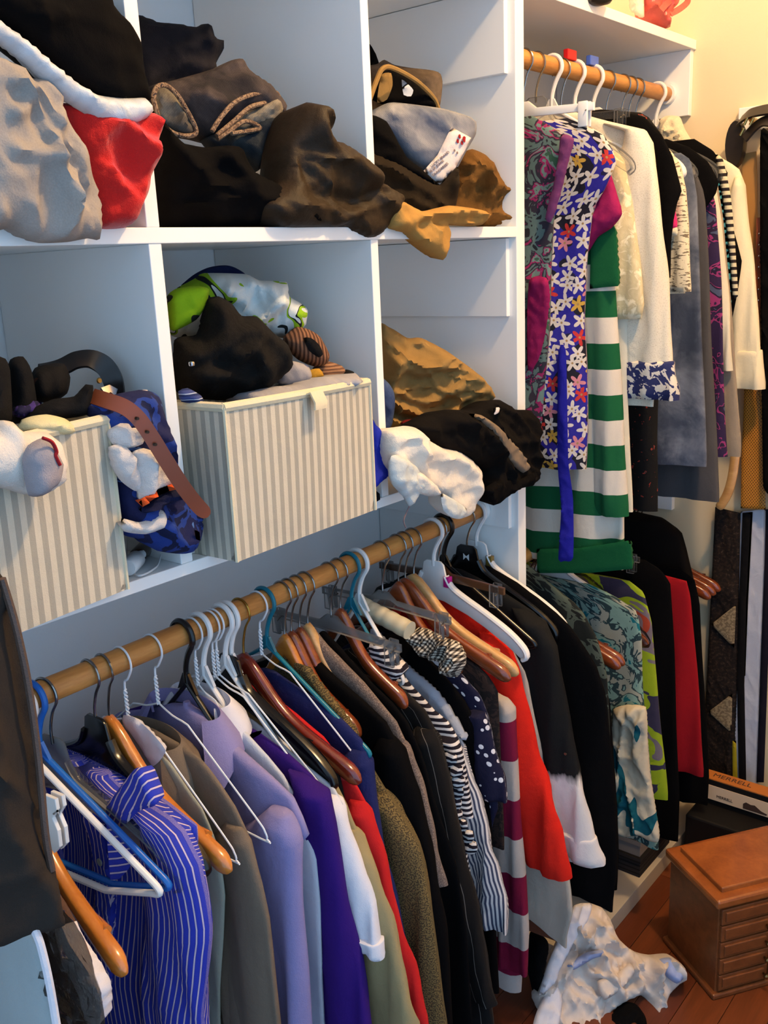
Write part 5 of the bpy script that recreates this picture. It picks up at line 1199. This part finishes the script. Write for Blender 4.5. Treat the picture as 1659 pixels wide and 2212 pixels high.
g = GB('floral_blouse', 'pink and teal floral blouse nearest the side panel on the upper rail', 'blouse', 1.715, [(1150, 250), (1190, 272), (1215, 292), (1222, 330), (1200, 420), (1190, 560), (1186, 700), (1172, 850), (1160, 980)], F_MULTI, hem=onX(1150, 960, 1.715).z, t=(.012, .022), tip=3, seed=201)
g.strip('plum_edge', [(1212, 290), (1240, 300), (1228, 350), (1208, 430), (1190, 480), (1178, 470), (1195, 400), (1206, 340)], F_PLUMTR, dx=-.02, bulge=.006, back=.01, rim=.008, fold=(.003, 20, 80, 2), seed=4)
g.strip('magenta_panel', [(1142, 610), (1180, 600), (1188, 640), (1178, 720), (1162, 780), (1140, 795)], F_MAG, dx=-.026, bulge=.003, back=.01, rim=.01, fold=(.004, 20, 80, 2), seed=5)
g = GB('blue_floral_dress', 'royal blue dress with white flowers and a blue sash', 'dress', 1.752, [(1225, 255), (1262, 270), (1300, 285), (1322, 315), (1333, 350), (1312, 405), (1282, 450), (1266, 560), (1256, 690), (1262, 840), (1264, 940), (1262, 1000)], F_BFLOR, hem=onX(1220, 1010, 1.752).z, t=(.013, .026), tip=4, seed=202, fold=(.010, 7))
g.strip('sash', [(1206, 760), (1222, 755), (1226, 900), (1228, 1000), (1238, 1080), (1238, 1205), (1218, 1212), (1206, 1208), (1212, 1100), (1204, 990)], fabric('blue_sash', (30, 30, 140), var=.12), dx=-.03, bulge=.005, back=.006, rim=.006, fold=(.004, 16, 85, 3), seed=6)
g = GB('magenta_tee', 'magenta short sleeved tee behind the floral dress', 'shirt', 1.790, [(1240, 285), (1280, 310), (1308, 345), (1328, 400), (1343, 462), (1300, 520), (1282, 600), (1278, 760), (1276, 900), (1274, 985)], F_MAG, hem=onX(1262, 985, 1.79).z, t=(.012, .018), inset=.03, tip=2, seed=203)
g.strip('sleeve', [(1296, 340), (1318, 372), (1332, 415), (1344, 462), (1322, 492), (1292, 512), (1268, 548), (1252, 540), (1262, 480), (1275, 400)], F_MAG, dx=-.016, bulge=.014, back=.014, rim=.02, fold=(.004, 16, 60, 2), seed=9)
g = GB('green_striped_cardigan', 'green and white striped long cardigan', 'cardigan', 1.822, [(1260, 330), (1295, 380), (1322, 430), (1330, 500), (1334, 580), (1342, 720), (1350, 880), (1358, 1040), (1366, 1228)], F_GREENST, hem=onX(1330, 1228, 1.822).z, t=(.013, .030), inset=.02, tip=3, seed=204, fold=(.010, 8))
g.sleeve(onX(1360, 1120, 1.8).z, (.095, .075), .022, -.016, far=False)
g.strip('green_yoke', [(1288, 500), (1318, 470), (1330, 500), (1336, 600), (1335, 618), (1300, 621), (1274, 624), (1276, 540)], F_GREEN, dx=-.040, soft=False, bulge=.002, back=.02, rim=.01, fold=(0, 1, 0, 1))
g.strip('green_hem', [(1160, 1186), (1250, 1184), (1362, 1167), (1366, 1229), (1270, 1238), (1160, 1238)], F_GREEN, dx=-.040, soft=False, bulge=.002, back=.02, rim=.01, fold=(0, 1, 0, 1))
g = GB('cream_lace_dress', 'cream lace dress over a plain underlayer', 'dress', 1.846, [(1270, 280), (1320, 305), (1352, 350), (1368, 430), (1380, 520), (1394, 610), (1398, 660), (1388, 700), (1384, 850), (1390, 1000), (1396, 1105)], F_CREAMJ, hem=onX(1380, 1108, 1.846).z, t=(.012, .020), inset=.03, tip=2, seed=205)
g.sleeve(onX(1385, 690, 1.82).z, (.09, .09), .022, -.008, F_CRLACE, far=False)
g = GB('sheer_white_cardigan', 'ivory open knit cardigan with navy floral hem on a white hanger', 'cardigan', 1.872, [(1205, 232), (1270, 250), (1330, 266), (1395, 280), (1412, 310), (1422, 380), (1434, 480), (1445, 600), (1450, 720), (1456, 800), (1466, 838)], F_SHEER, hem=onX(1420, 878, 1.872).z, t=(.012, .022), inset=.05, tip=3, seed=206)
g.sleeve(onX(1440, 862, 1.845).z, (.085, .11), .024, -.006, far=False, fold=(.006, 20), cuffm=F_HEMB, cufflen=.075, cuffadd=.005)
g = GB('black_red_print_dress', 'long black dress with a red print behind the ivory cardigan', 'dress', 1.962, [(1300, 236), (1345, 240), (1395, 244), (1425, 285), (1450, 335), (1470, 400), (1455, 470), (1432, 560), (1425, 760), (1420, 950), (1421, 1105)], F_BLKRED, hem=onX(1410, 1108, 1.945).z, t=(.012, .020), tip=4, seed=207)
g = GB('black_shrug', 'black shrug with a pointed short sleeve', 'top', 1.934, [(1330, 240), (1390, 250), (1428, 290), (1455, 340), (1474, 412), (1460, 450), (1452, 520), (1450, 600)], F_BLACK, hem=onX(1440, 600, 1.934).z, t=(.012, .018), tip=3, seed=208)
g = GB('speckled_jacket', 'cream speckled jacket with a pink tee underneath', 'jacket', 2.010, [(1400, 300), (1448, 322), (1470, 355), (1484, 410), (1490, 480), (1493, 560), (1497, 624)], F_SPECK, hem=onX(1470, 634, 2.01).z, t=(.012, .020), tip=2, seed=209, inset=.02)
g.sleeve(onX(1480, 630, 2.0).z, (.08, .07), .02, -.004, far=False)
g.strip('pink_panel', [(1436, 440), (1452, 432), (1462, 470), (1462, 492), (1438, 496)], F_PINK, dx=-.03, bulge=.006, back=.008, rim=.006, fold=(0, 1, 0, 1))
g.strip('white_band', [(1437, 496), (1462, 490), (1463, 508), (1438, 514)], F_IVORY, dx=-.03, bulge=.006, back=.008, rim=.006, fold=(0, 1, 0, 1))
g = GB('steel_blue_jeans', 'steel blue jeans hanging beside the speckled jacket', 'jeans', 2.080, [(1470, 330), (1492, 345), (1505, 420), (1512, 600), (1520, 800), (1526, 995)], F_JEAN2, hem=onX(1490, 1005, 2.08).z, t=(.014, .022), seed=210, far=lambda z: .16)
g = GB('black_flutter_blouse', 'black blouse with a loose flutter sleeve on the upper rail', 'blouse', 2.150, [(1440, 300), (1490, 318), (1530, 350), (1552, 392), (1545, 420), (1520, 455), (1512, 600)], F_BLACK, hem=1.5, t=(.012, .018), tip=3, seed=211)
g = GB('slate_trousers', 'slate grey trousers beside the steel blue jeans', 'trousers', 2.135, [(1500, 360), (1522, 420), (1532, 600), (1545, 850), (1556, 1075)], F_GREYP, hem=onX(1530, 1080, 2.135).z, t=(.014, .022), seed=212, far=lambda z: .16)
g = GB('purple_floral_scarf_top', 'purple floral top glimpsed between grey garments', 'top', 2.190, [(1520, 380), (1545, 430), (1558, 600), (1566, 800), (1570, 960), (1572, 1000)], F_PURPF, hem=onX(1550, 985, 2.19).z, t=(.012, .016), seed=213)
g = GB('taupe_cardigan', 'taupe knit cardigan near the end wall', 'cardigan', 2.230, [(1510, 350), (1548, 385), (1562, 470), (1575, 620), (1588, 800), (1602, 960)], F_TAUPEK, hem=onX(1585, 985, 2.23).z, t=(.013, .018), tip=1, seed=214)
g.sleeve(onX(1580, 800, 2.22).z, (.06, .05), .018, -.012, F_CREAMJ, far=False)
g = GB('beaded_black_jacket', 'black jacket with beaded edging and teal piping', 'jacket', 2.290, [(1500, 300), (1540, 325), (1572, 372), (1590, 440), (1612, 520), (1622, 565), (1612, 630), (1600, 690), (1598, 760)], F_BLACK, hem=1.35, t=(.013, .02), tip=2, seed=215, inset=.02)
g.strip('beaded_edge', [(1545, 335), (1562, 345), (1578, 420), (1586, 500), (1592, 590), (1594, 640), (1582, 640), (1576, 560), (1566, 470), (1556, 400)], F_BEAD, dx=-.026, bulge=.005, back=.012, rim=.006, fold=(0, 1, 0, 1))
g.strip('teal_piping', [(1546, 392), (1554, 396), (1566, 480), (1576, 570), (1580, 660), (1574, 660), (1568, 570), (1558, 480)], F_TEALTR, dx=-.030, bulge=.004, back=.012, rim=.004, fold=(0, 1, 0, 1))
g = GB('ivory_shirt', 'ivory shirt with turned cuff last on the upper rail', 'shirt', 2.350, [(1530, 320), (1565, 345), (1596, 362), (1610, 400), (1618, 480), (1630, 570), (1638, 660), (1645, 750), (1652, 832)], F_IVORY, hem=onX(1620, 700, 2.35).z, t=(.013, .02), tip=3, seed=216, inset=.04)
g.sleeve(onX(1630, 836, 2.345).z, (.06, .075), .022, -.004, far=False, cuffm=F_IVORY, cufflen=.09, cuffadd=.003)
cloth('fur_collar_vest', 'ivory faux fur collar draped on the last white hanger', 'vest', F_FUR, [(1424, 262), (1440, 250), (1468, 252), (1480, 280), (1502, 318), (1490, 332), (1455, 322), (1428, 306)], plane_of('X', 2.365), bulge=.022, back=.02, rim=.025, fold=(.008, 40, 40, 2), seed=220)

# ================================================================ lower rail (far bay)
def GC(*a, **k): k.setdefault('cy', RC_Y); return Garment(*a, **k)
F_TEALD = blotch('teal_ink_print', [(0, (150, 150, 136)), (.44, (40, 60, 64)), (.52, (120, 150, 140)), (.64, (20, 100, 110))], 20, 3, 1.2)
F_TEALW = blotch('cream_teal_print', [(0, (14, 84, 96)), (.40, (196, 184, 160)), (.60, (206, 194, 168)), (.66, (50, 150, 120))], 7, 2, 1.0, stretch=(1.4, .5, 1))
F_LIMEP = blotch('lime_violet_print', [(0, (50, 46, 70)), (.45, (140, 160, 30)), (.58, (110, 100, 110)), (.66, (150, 60, 40))], 11, 2, .8)
F_REDP = fabric('crimson_twill', (142, 16, 26), var=.15)
F_DKPRINT = blotch('dark_leaf_print', [(0, (26, 30, 30)), (.5, (74, 84, 76)), (.58, (22, 24, 24))], 24, 2, .8)
g = GC('dark_leaf_blouse', 'dark leaf print blouse just past the side panel', 'blouse', 1.760, [(1140, 1220), (1190, 1262), (1250, 1310), (1290, 1380), (1310, 1460), (1320, 1600), (1325, 1750)], F_DKPRINT, hem=.25, t=(.012, .022), tip=2, seed=231)
g = GC('black_trousers_hung', 'black trousers hanging behind the cherry hangers past the panel', 'trousers', 1.830, [(1250, 1400), (1300, 1450), (1318, 1520), (1328, 1700), (1335, 1850)], F_BLACK, hem=.12, t=(.012, .024), seed=232)
g = GC('teal_print_dress', 'teal and cream print dress on the white molded hanger', 'dress', 1.908, [(1275, 1262), (1330, 1290), (1378, 1322), (1388, 1380), (1390, 1480), (1394, 1560), (1402, 1660), (1412, 1740), (1422, 1812)], F_TEALD, hem=onX(1380, 1815, 1.908).z, t=(.012, .024), tip=2, seed=233, wave=.01)
g.strip('cream_skirt', [(1325, 1532), (1392, 1528), (1398, 1600), (1404, 1680), (1424, 1812), (1405, 1818), (1380, 1805), (1350, 1808), (1330, 1790), (1322, 1650)], F_TEALW, dx=-.03, bulge=.012, back=.02, rim=.02, fold=(.008, 18, 85, 3), seed=9)
g = GC('lime_print_skirt', 'lime and violet print skirt beside the teal dress', 'skirt', 2.02, [(1360, 1255), (1392, 1280), (1408, 1340), (1420, 1480), (1432, 1620), (1440, 1722)], F_LIMEP, hem=onX(1420, 1725, 2.02).z, t=(.012, .022), seed=234)
g = GC('black_dress_trousers', 'black dress trousers beside the crimson trousers', 'trousers', 2.095, [(1395, 1210), (1430, 1232), (1448, 1260), (1456, 1400), (1462, 1560), (1468, 1722)], F_BLACK, hem=.12, t=(.012, .022), seed=235)
g = GC('crimson_trousers', 'crimson red trousers folded over a hanger near the end wall', 'trousers', 2.165, [(1440, 1244), (1484, 1244), (1492, 1290), (1502, 1420), (1512, 1550), (1520, 1668)], F_REDP, hem=onX(1500, 1672, 2.165).z, t=(.012, .020), seed=236, far=lambda z: .10)
g = GC('black_slim_trousers', 'slim black trousers just right of the crimson ones', 'trousers', 2.235, [(1470, 1230), (1500, 1250), (1512, 1300), (1522, 1480), (1530, 1680)], F_BLACK, hem=.16, t=(.012, .02), seed=237)
g = GC('dark_brown_jacket', 'dark brown jacket bunched over the lower far rail', 'jacket', 2.30, [(1390, 1110), (1430, 1120), (1470, 1150), (1482, 1190), (1495, 1240), (1505, 1300)], F_BLACKB, hem=.62, t=(.03, .05), seed=238)
tag(link('hanger_film', inflate([(1190, 1235), (1260, 1240), (1330, 1300), (1390, 1365), (1405, 1390), (1395, 1400), (1330, 1360), (1250, 1290)], plane_of('X', 1.93), bulge=.012, back=.02, rim=.02, fold=(.008, 40, 45, 2), seed=9), PL_FILM), 'clear film wrapped round a cherry hanger past the panel', 'plastic film')

# ================================================================ end wall
XW = XE-.002
rail = thing('belt_rack', 'white board with hooks carrying belts on the end wall', 'belt rack', (XE-.01, -.28, 1.90))
link('board', MB().box(XE-.019, XE-.0005, -.47, -.118, 1.865, 1.918, .002), M_WHITE, rail, False)
for y in (-.16, -.24, -.33, -.42): link('peg', MB().tube([(XE-.018, y, 1.885), (XE-.05, y, 1.885), (XE-.058, y, 1.895)], [.006, .006, .008], 8), M_BRASS, rail)
bl2 = thing('wide_black_belt', 'wide black leather belt with brass fittings coiled on the end wall', 'belt', (2.40, -.14, 1.78))
link('coil', MB().lathe([(.004, -.012), (.030, -.013), (.033, 0), (.030, .013), (.004, .012)], (0, 0, 0), 24, 'X').xf(Matrix.Translation(onX(1590, 312, 2.40)) @ Matrix.Diagonal((1, .72, 1.72, 1))), M_LEATHB, bl2)
link('strap', ribbon(spline3([onX(x, y, X) for x, y, X in ((1598, 262, 2.39), (1615, 248, 2.38), (1640, 240, 2.38), (1665, 236, 2.38))], 6), .04, .005, nrm=(-.6, .2, .8)), M_LEATHB, bl2)
link('strap', ribbon(spline3([onX(x, y, X) for x, y, X in ((1608, 300, 2.37), (1630, 275, 2.37), (1650, 262, 2.37), (1670, 262, 2.37))], 6), .03, .005, nrm=(-.7, .3, .6)), M_LEATHB, bl2)
for x, y in ((1604, 285), (1612, 262), (1625, 262)): link('brass_fitting', MB().tube([onX(x-5, y+8, 2.365), onX(x+3, y-8, 2.365)], .0035, 8), M_BRASS, bl2)
W_TAN = plain('tan_leather', (168, 122, 66), .5, .4)
tan = thing('tan_woven_belt', 'long tan belt with a woven end hanging on the end wall', 'belt', onX(1625, 1098, 2.41))
link('strap', ribbon(spline3([onX(x, y, 2.425) for x, y in ((1618, 330), (1620, 400), (1620, 520), (1622, 680), (1625, 840))], 6), .034, .004, nrm=(-1, 0, 0)), W_TAN, tan)
nt = NT('woven_tan'); v = nt.coord('uv'); o_ = nt.sep(v)
ck = nt.math('MULTIPLY', nt.math('SINE', nt.math('MULTIPLY', o_[0], 900.0)), nt.math('SINE', nt.math('MULTIPLY', o_[1], 700.0)))
F_WOV = nt.done(nt.ramp(ck, [(.2, lin((190, 126, 44))), (.45, lin((96, 56, 18)))]), .55, .3)
link('woven_end', inflate([(1608, 835), (1640, 835), (1648, 900), (1652, 1000), (1654, 1100), (1600, 1098), (1602, 980), (1606, 900)], plane_of('X', 2.412), bulge=.004, back=.004, rim=.004, fold=(.001, 10, 90, 2), soft=False), F_WOV, tan, angle=60)
bk = thing('black_garment_bag', 'long black garment cover at the right edge of the end wall', 'garment bag', onX(1660, 1050, 2.40))
link('cover', inflate([(1642, 300), (1665, 285), (1720, 285), (1730, 1085), (1680, 1080), (1655, 1060), (1648, 1030), (1644, 700)], plane_of('X', 2.40), bulge=.02, back=.02, rim=.02, fold=(.008, 10, 88, 4), seed=3), F_BLACK, bk, angle=60)
sb = thing('sequin_belt', 'brown belt with metal studs beside the long black cover', 'belt', onX(1640, 700, 2.40))
link('strap', ribbon([onX(x, y, 2.405) for x, y in ((1640, 470), (1639, 560), (1637, 700), (1636, 830))], .012, .004, nrm=(-1, 0, 0)), M_LEATHBR, sb)
for k in range(12): link('stud', MB().lathe([(.0008, -.001), (.0022, 0), (.0008, .001)], onX(1639-k*.25, 505+k*24, 2.400), 8, 'X'), M_CHROME, sb)
F_GEO = blotch('dark_brown_sequin', [(0, (26, 20, 18)), (.5, (40, 28, 22)), (.64, (90, 74, 60)), (.66, (26, 20, 18))], 120, 2, 0)
F_BURL = blotch('beige_weave', [(0, (150, 130, 100)), (.5, (118, 100, 76))], 140, 1, 0)
gs = thing('geometric_scarf', 'dark sequin wall hanging with beige triangles on the end wall', 'wall hanging', onX(1560, 1690, 2.43))
link('cloth', inflate([(1545, 1095), (1600, 1108), (1596, 1300), (1592, 1500), (1586, 1690), (1515, 1680), (1525, 1500), (1535, 1300)], plane_of('X', 2.435), bulge=.006, back=.01, rim=.01, fold=(.005, 10, 88, 4), soft=False), F_GEO, gs, angle=60)
for pg in ([(1536, 1349), (1590, 1306), (1586, 1400)], [(1530, 1538), (1582, 1498), (1580, 1584)]):
    link('beige_triangle', inflate(pg, plane_of('X', 2.424), bulge=.002, back=.004, rim=.003, fold=(0, 1, 0, 1), soft=False), F_BURL, gs, angle=60)
ss = thing('striped_scarf', 'long pale scarf with black and yellow borders on the end wall', 'scarf', onX(1620, 1700, 2.43))
for nm, pg, c_, d_ in (('white_field', [(1600, 1105), (1655, 1100), (1650, 1300), (1635, 1700), (1582, 1695), (1590, 1500), (1596, 1300)], (196, 196, 206), 2.437), ('black_border', [(1604, 1108), (1622, 1106), (1612, 1300), (1608, 1480), (1612, 1690), (1596, 1690), (1592, 1480), (1596, 1300)], (14, 12, 14), 2.428),
                     ('yellow_line', [(1622, 1106), (1626, 1106), (1616, 1300), (1610, 1460), (1607, 1460), (1611, 1300)], (170, 150, 30), 2.428), ('yellow_line', [(1582, 1600), (1590, 1600), (1594, 1695), (1583, 1695)], (170, 150, 30), 2.427), ('black_border', [(1654, 1100), (1670, 1100), (1664, 1300), (1650, 1690), (1634, 1690), (1644, 1400), (1652, 1200)], (20, 18, 30), 2.428)):
    link(nm, inflate(pg, plane_of('X', d_), bulge=.003, back=.004, rim=.004, fold=(.002, 10, 88, 4), soft=False), fabric('scarf_%d_%d_%d' % c_, c_, var=.1), ss, angle=60)
tag(link('tan_hanger_arm', MB().tube(spline3([onX(x, y, 2.36) for x, y in ((1588, 985), (1582, 1030), (1570, 1070), (1552, 1098))], 6), [.012]*16+[.012, .011, .008], 10, flat=.6), W_PINE), 'pale wooden hanger arm dangling tip down by the end wall', 'hanger')

# ================================================================ top shelf
F_BAG = NT('red_plastic_film')
F_BAG.bsdf.inputs['Transmission Weight'].default_value = .25
F_BAG.bump(F_BAG.noise(F_BAG.coord('ob'), 40, 4), .6, .004)
F_BAG = F_BAG.done(lin((226, 96, 84)), .35, .4)
zt = Z_TOP+TH-.001
pb = thing('red_plastic_bag', 'red plastic carrier bag slumped on the top shelf', 'bag', onZ(1430, 55, zt))
link('bag_body', inflate([(1378, -60), (1450, -60), (1468, 0), (1452, 22), (1446, 45), (1448, 58), (1434, 62), (1412, 50), (1386, 34), (1380, 0)], A(1420, 20, .02, 40), bulge=.03, back=.06, rim=.03, fold=(.012, 30, 80, 2), seed=3), F_BAG, pb, angle=60)
link('handle', ribbon(spline3([onY(x, y, -.012) for x, y in ((1448, 30), (1470, 18), (1486, 2), (1480, -14), (1460, -8), (1440, 8), (1428, 22))], 6), .014, .002, nrm=(-.5, -.8, .3)), F_BAG, pb)
link('pale_side', inflate([(1362, -60), (1386, -60), (1392, 36), (1372, 28), (1362, 15)], A(1378, 0, .04, 40), bulge=.01, back=.02, rim=.01, fold=(.006, 30, 80, 2), seed=4), fabric('pale_film', (226, 214, 190), rough=.5, var=.08), pb, angle=60)
cloth('black_shoe', 'black shoe toe poking over the top shelf edge', 'shoe', M_LEATHB, [(1262, -40), (1330, -40), (1322, 2), (1312, 10), (1290, 12), (1274, 8), (1266, 0)], A(1295, -5, -.012, 30), bulge=.02, back=.05, rim=.02, fold=(.003, 20, 0, 2), seed=5)

# ================================================================ floor
W_BOXT = wood('burl_top', (124, 64, 26), (164, 92, 42), .35, 2.2, (1, 1, 1), .45, .3)
W_BOX = wood('box_wood', (92, 48, 22), (126, 70, 34), .4, 5, (.2, 1, 1), .4, .2)
cb = onZ(1541, 2159, 0.0); d1 = Vector((.5665, .8240, 0)).normalized(); d2 = Vector((d1.y, -d1.x, 0))
MJ = Matrix((d2, d1, Vector((0, 0, 1)))).transposed().to_4x4(); MJ.translation = cb
BW, BD, BH = .27, .195, .262
jb = thing('jewelry_box', 'wooden jewelry chest with five small drawers on the floor', 'jewelry box', cb+d2*BW/2+d1*BD/2)
def jbox(nm, mat, *b, bev=.0015, par=None): return link(nm, MB().box(*b, bev).xf(MJ), mat, par or jb, False)
jbox('carcass', W_BOX, .006, BW-.006, .006, BD-.004, .010, BH-.028)
jbox('base_moulding', W_BOX, -.004, BW+.004, -.004, BD+.003, 0.0, .014, bev=.004)
jbox('lid_moulding', W_BOXT, -.006, BW+.006, -.006, BD+.004, BH-.030, BH-.008, bev=.006)
jbox('lid_panel', W_BOXT, .020, BW-.020, .018, BD-.018, BH-.012, BH+.004, bev=.003)
M_ANTQ = plain('antique_brass', (130, 100, 60), .35, .5, 1.0)
nd = 5; zz0, zz1 = .018, BH-.034; hh = (zz1-zz0)/nd
for k in range(nd):
    z0 = zz0+k*hh+.0015; z1 = zz0+(k+1)*hh-.0015
    for (u0, u1) in ((.010, BW/2-.0015), (BW/2+.0015, BW-.010)) if k < 4 else ((.010, BW-.010),):
        dr = link('drawer', MB().box(u0, u1, -.002, .03, z0, z1, .0018).xf(MJ), W_BOX, jb, False)
        link('drawer_face', MB().box(u0+.008, u1-.008, -.005, .0, z0+.007, z1-.007, .002).xf(MJ), W_BOX, dr, False)
        uc = u1-.012 if u1 < BW*.6 else (u0+.012 if u0 > BW*.4 else BW/2)
        zc = (z0+z1)/2
        link('knob', MB().lathe([(.002, .0), (.003, -.006), (.0065, -.010), (.0065, -.014), (.003, -.017)], (uc, -.004, zc), 12, 'Y').xf(MJ), M_ANTQ, dr)
# shoe boxes on the base shelf
M_GREYB = plain('grey_card', (120, 114, 112), .7, .2); M_DKB = striped('dark_ribbed_card', [(0, (44, 40, 42)), (.7, (26, 24, 26))], .012, 'w', coord='ob'); M_BLKB = plain('black_card', (16, 15, 17), .6, .25)
M_ORB = plain('orange_card', (176, 104, 44), .6, .3); M_LBL = plain('paper_label', (224, 196, 166), .7, .2); M_GRN = plain('green_edge', (70, 120, 40), .6, .2); M_INKD = plain('dark_print', (70, 52, 46), .7, .2)
sx = thing('dark_shoe_box', 'dark ribbed shoe box at the bottom of the pair on the base shelf', 'shoe box', (2.09, .02, .045))
link('body', MB().box(1.998, 2.185, -.122, .17, .0455, .100, .001), M_DKB, sx, False)
link('lid_rim', MB().box(1.995, 2.188, -.125, .173, .088, .102, .001), M_DKB, sx, False)
sx = thing('grey_shoe_box', 'grey shoe box on top of the dark ribbed one', 'shoe box', (2.09, .02, .1025))
link('body', MB().box(2.002, 2.180, -.119, .16, .1025, .148, .001), M_GREYB, sx, False)
link('lid', MB().box(1.999, 2.183, -.122, .163, .134, .153, .001), M_GREYB, sx, False)
tag(link('black_storage_case', MB().box(2.215, 2.44, -.46, -.15, 0.0, .128, .006), M_BLKB, None, False), 'black case on the floor under the orange rimmed shoe box', 'case')
sx = thing('orange_rimmed_shoe_box', 'black shoe box with an orange rim and a white label', 'shoe box', (2.32, -.28, .129))
XS = 2.30
link('body', MB().box(XS, XS+.04, -.43, -.13, .1285, .19, .001), M_BLKB, sx, False)
link('lid', MB().box(XS-.003, XS+.042, -.433, -.127, .165, .203, .001), M_BLKB, sx, False)
link('orange_top', MB().box(XS-.003, XS+.042, -.433, -.127, .203, .207, .001), M_ORB, sx, False)
link('label', MB().box(XS-.0045, XS-.003, -.345, -.178, .146, .188, .0003), M_LBL, sx, False)
link('green_edge', MB().box(XS-.0042, XS-.003, -.178, -.172, .145, .189, .0002), M_GRN, sx, False)
link('green_edge', MB().box(XS-.0042, XS-.003, -.352, -.346, .145, .189, .0002), M_GRN, sx, False)
text_part('MERRELL', .026, M_INKD, sx, (XS+.02, -.235, .2073), (0, -1, 0), (1, 0, 0), .0003)
text_part('MERRELL', .011, M_INKD, sx, (XS-.0052, -.225, .160), (0, -1, 0), (0, 0, 1), .0003)
link('shoe_picture', MB().prism([(-.275, .150), (-.336, .150), (-.338, .154), (-.322, .158), (-.305, .169), (-.295, .167), (-.282, .170), (-.275, .164)], XS-.0053, XS-.0044, 'X'), M_INKD, sx, False)

# crumpled shirt and dark cloth on the floor
F_WFL = fabric('rumpled_white_shirt', (206, 192, 182), var=.08)
F_BLUEIN = fabric('pale_blue_inside', (146, 158, 196), var=.1)
def FA(d=0.0, ang=42, tilt=38):
    o_, n_, a_, b_ = A(1300, 2110, -.20, ang, tilt); return (o_+n_*d, n_, a_, b_)
ws = clothing('crumpled_white_shirt', 'rumpled white shirt with blue inner trim dropped on the floor', 'shirt', F_WFL,
     [(1175, 2212), (1150, 2150), (1180, 2080), (1215, 2010), (1245, 1955), (1290, 1952), (1318, 1985), (1335, 2030), (1370, 2055), (1400, 2062), (1440, 2060), (1475, 2085), (1478, 2115), (1445, 2150), (1432, 2190), (1415, 2215), (1400, 2190), (1385, 2150), (1340, 2170), (1310, 2200), (1290, 2280), (1170, 2300)],
     FA(), bulge=.05, back=.07, rim=.05, fold=(.022, 14, 60, 2), seed=301, ridges=[([(1240, 2060), (1290, 2050), (1330, 2062)], -.014, .008), ([(1260, 2100), (1320, 2110), (1370, 2080)], .02, .008), ([(1350, 2070), (1365, 2120), (1385, 2170)], .02, .007), ([(1400, 2070), (1405, 2120), (1430, 2170)], .016, .007)])
for nm, mt, pg, d in (('collar_band', F_WHITEC, [(1240, 1956), (1278, 1952), (1272, 1985), (1245, 2030), (1215, 2085), (1200, 2125), (1165, 2150), (1180, 2090), (1210, 2020)], .05), ('blue_inside', F_BLUEIN, [(1420, 2075), (1445, 2068), (1472, 2088), (1478, 2112), (1462, 2125), (1440, 2110)], .045),
                  ('blue_trim', F_BLUEIN, [(1225, 2085), (1265, 2058), (1300, 2052), (1310, 2062), (1280, 2072), (1240, 2095)], .062), ('shirt_tail', F_WHITEC, [(1170, 2160), (1200, 2125), (1215, 2160), (1205, 2230), (1170, 2290), (1150, 2220)], .045), ('sleeve_fold', F_WFL, [(1290, 2120), (1330, 2105), (1360, 2080), (1372, 2100), (1345, 2135), (1305, 2160)], .06)):
    cloth(nm, None, None, mt, pg, FA(d), ws, bulge=.012, back=.02, rim=.014, fold=(.005, 30, 50, 2), seed=305)
cloth('black_cloth_on_floor', 'black cloth lying under the rumpled white shirt', 'cloth', F_BLACK, [(1300, 2240), (1315, 2190), (1345, 2165), (1375, 2170), (1400, 2215), (1420, 2280), (1300, 2300)], FA(.0, 42, 50), bulge=.04, back=.05, rim=.04, fold=(.008, 14, 60, 2), seed=310)
cloth('dark_bag_on_floor', 'black bag in the gap beside the striped sweater hem', 'bag', F_BLACK, [(1142, 2080), (1150, 2030), (1170, 2020), (1185, 2040), (1170, 2100), (1150, 2140)], A(1160, 2080, -.1, 42, 10), bulge=.03, back=.05, rim=.03, seed=311)
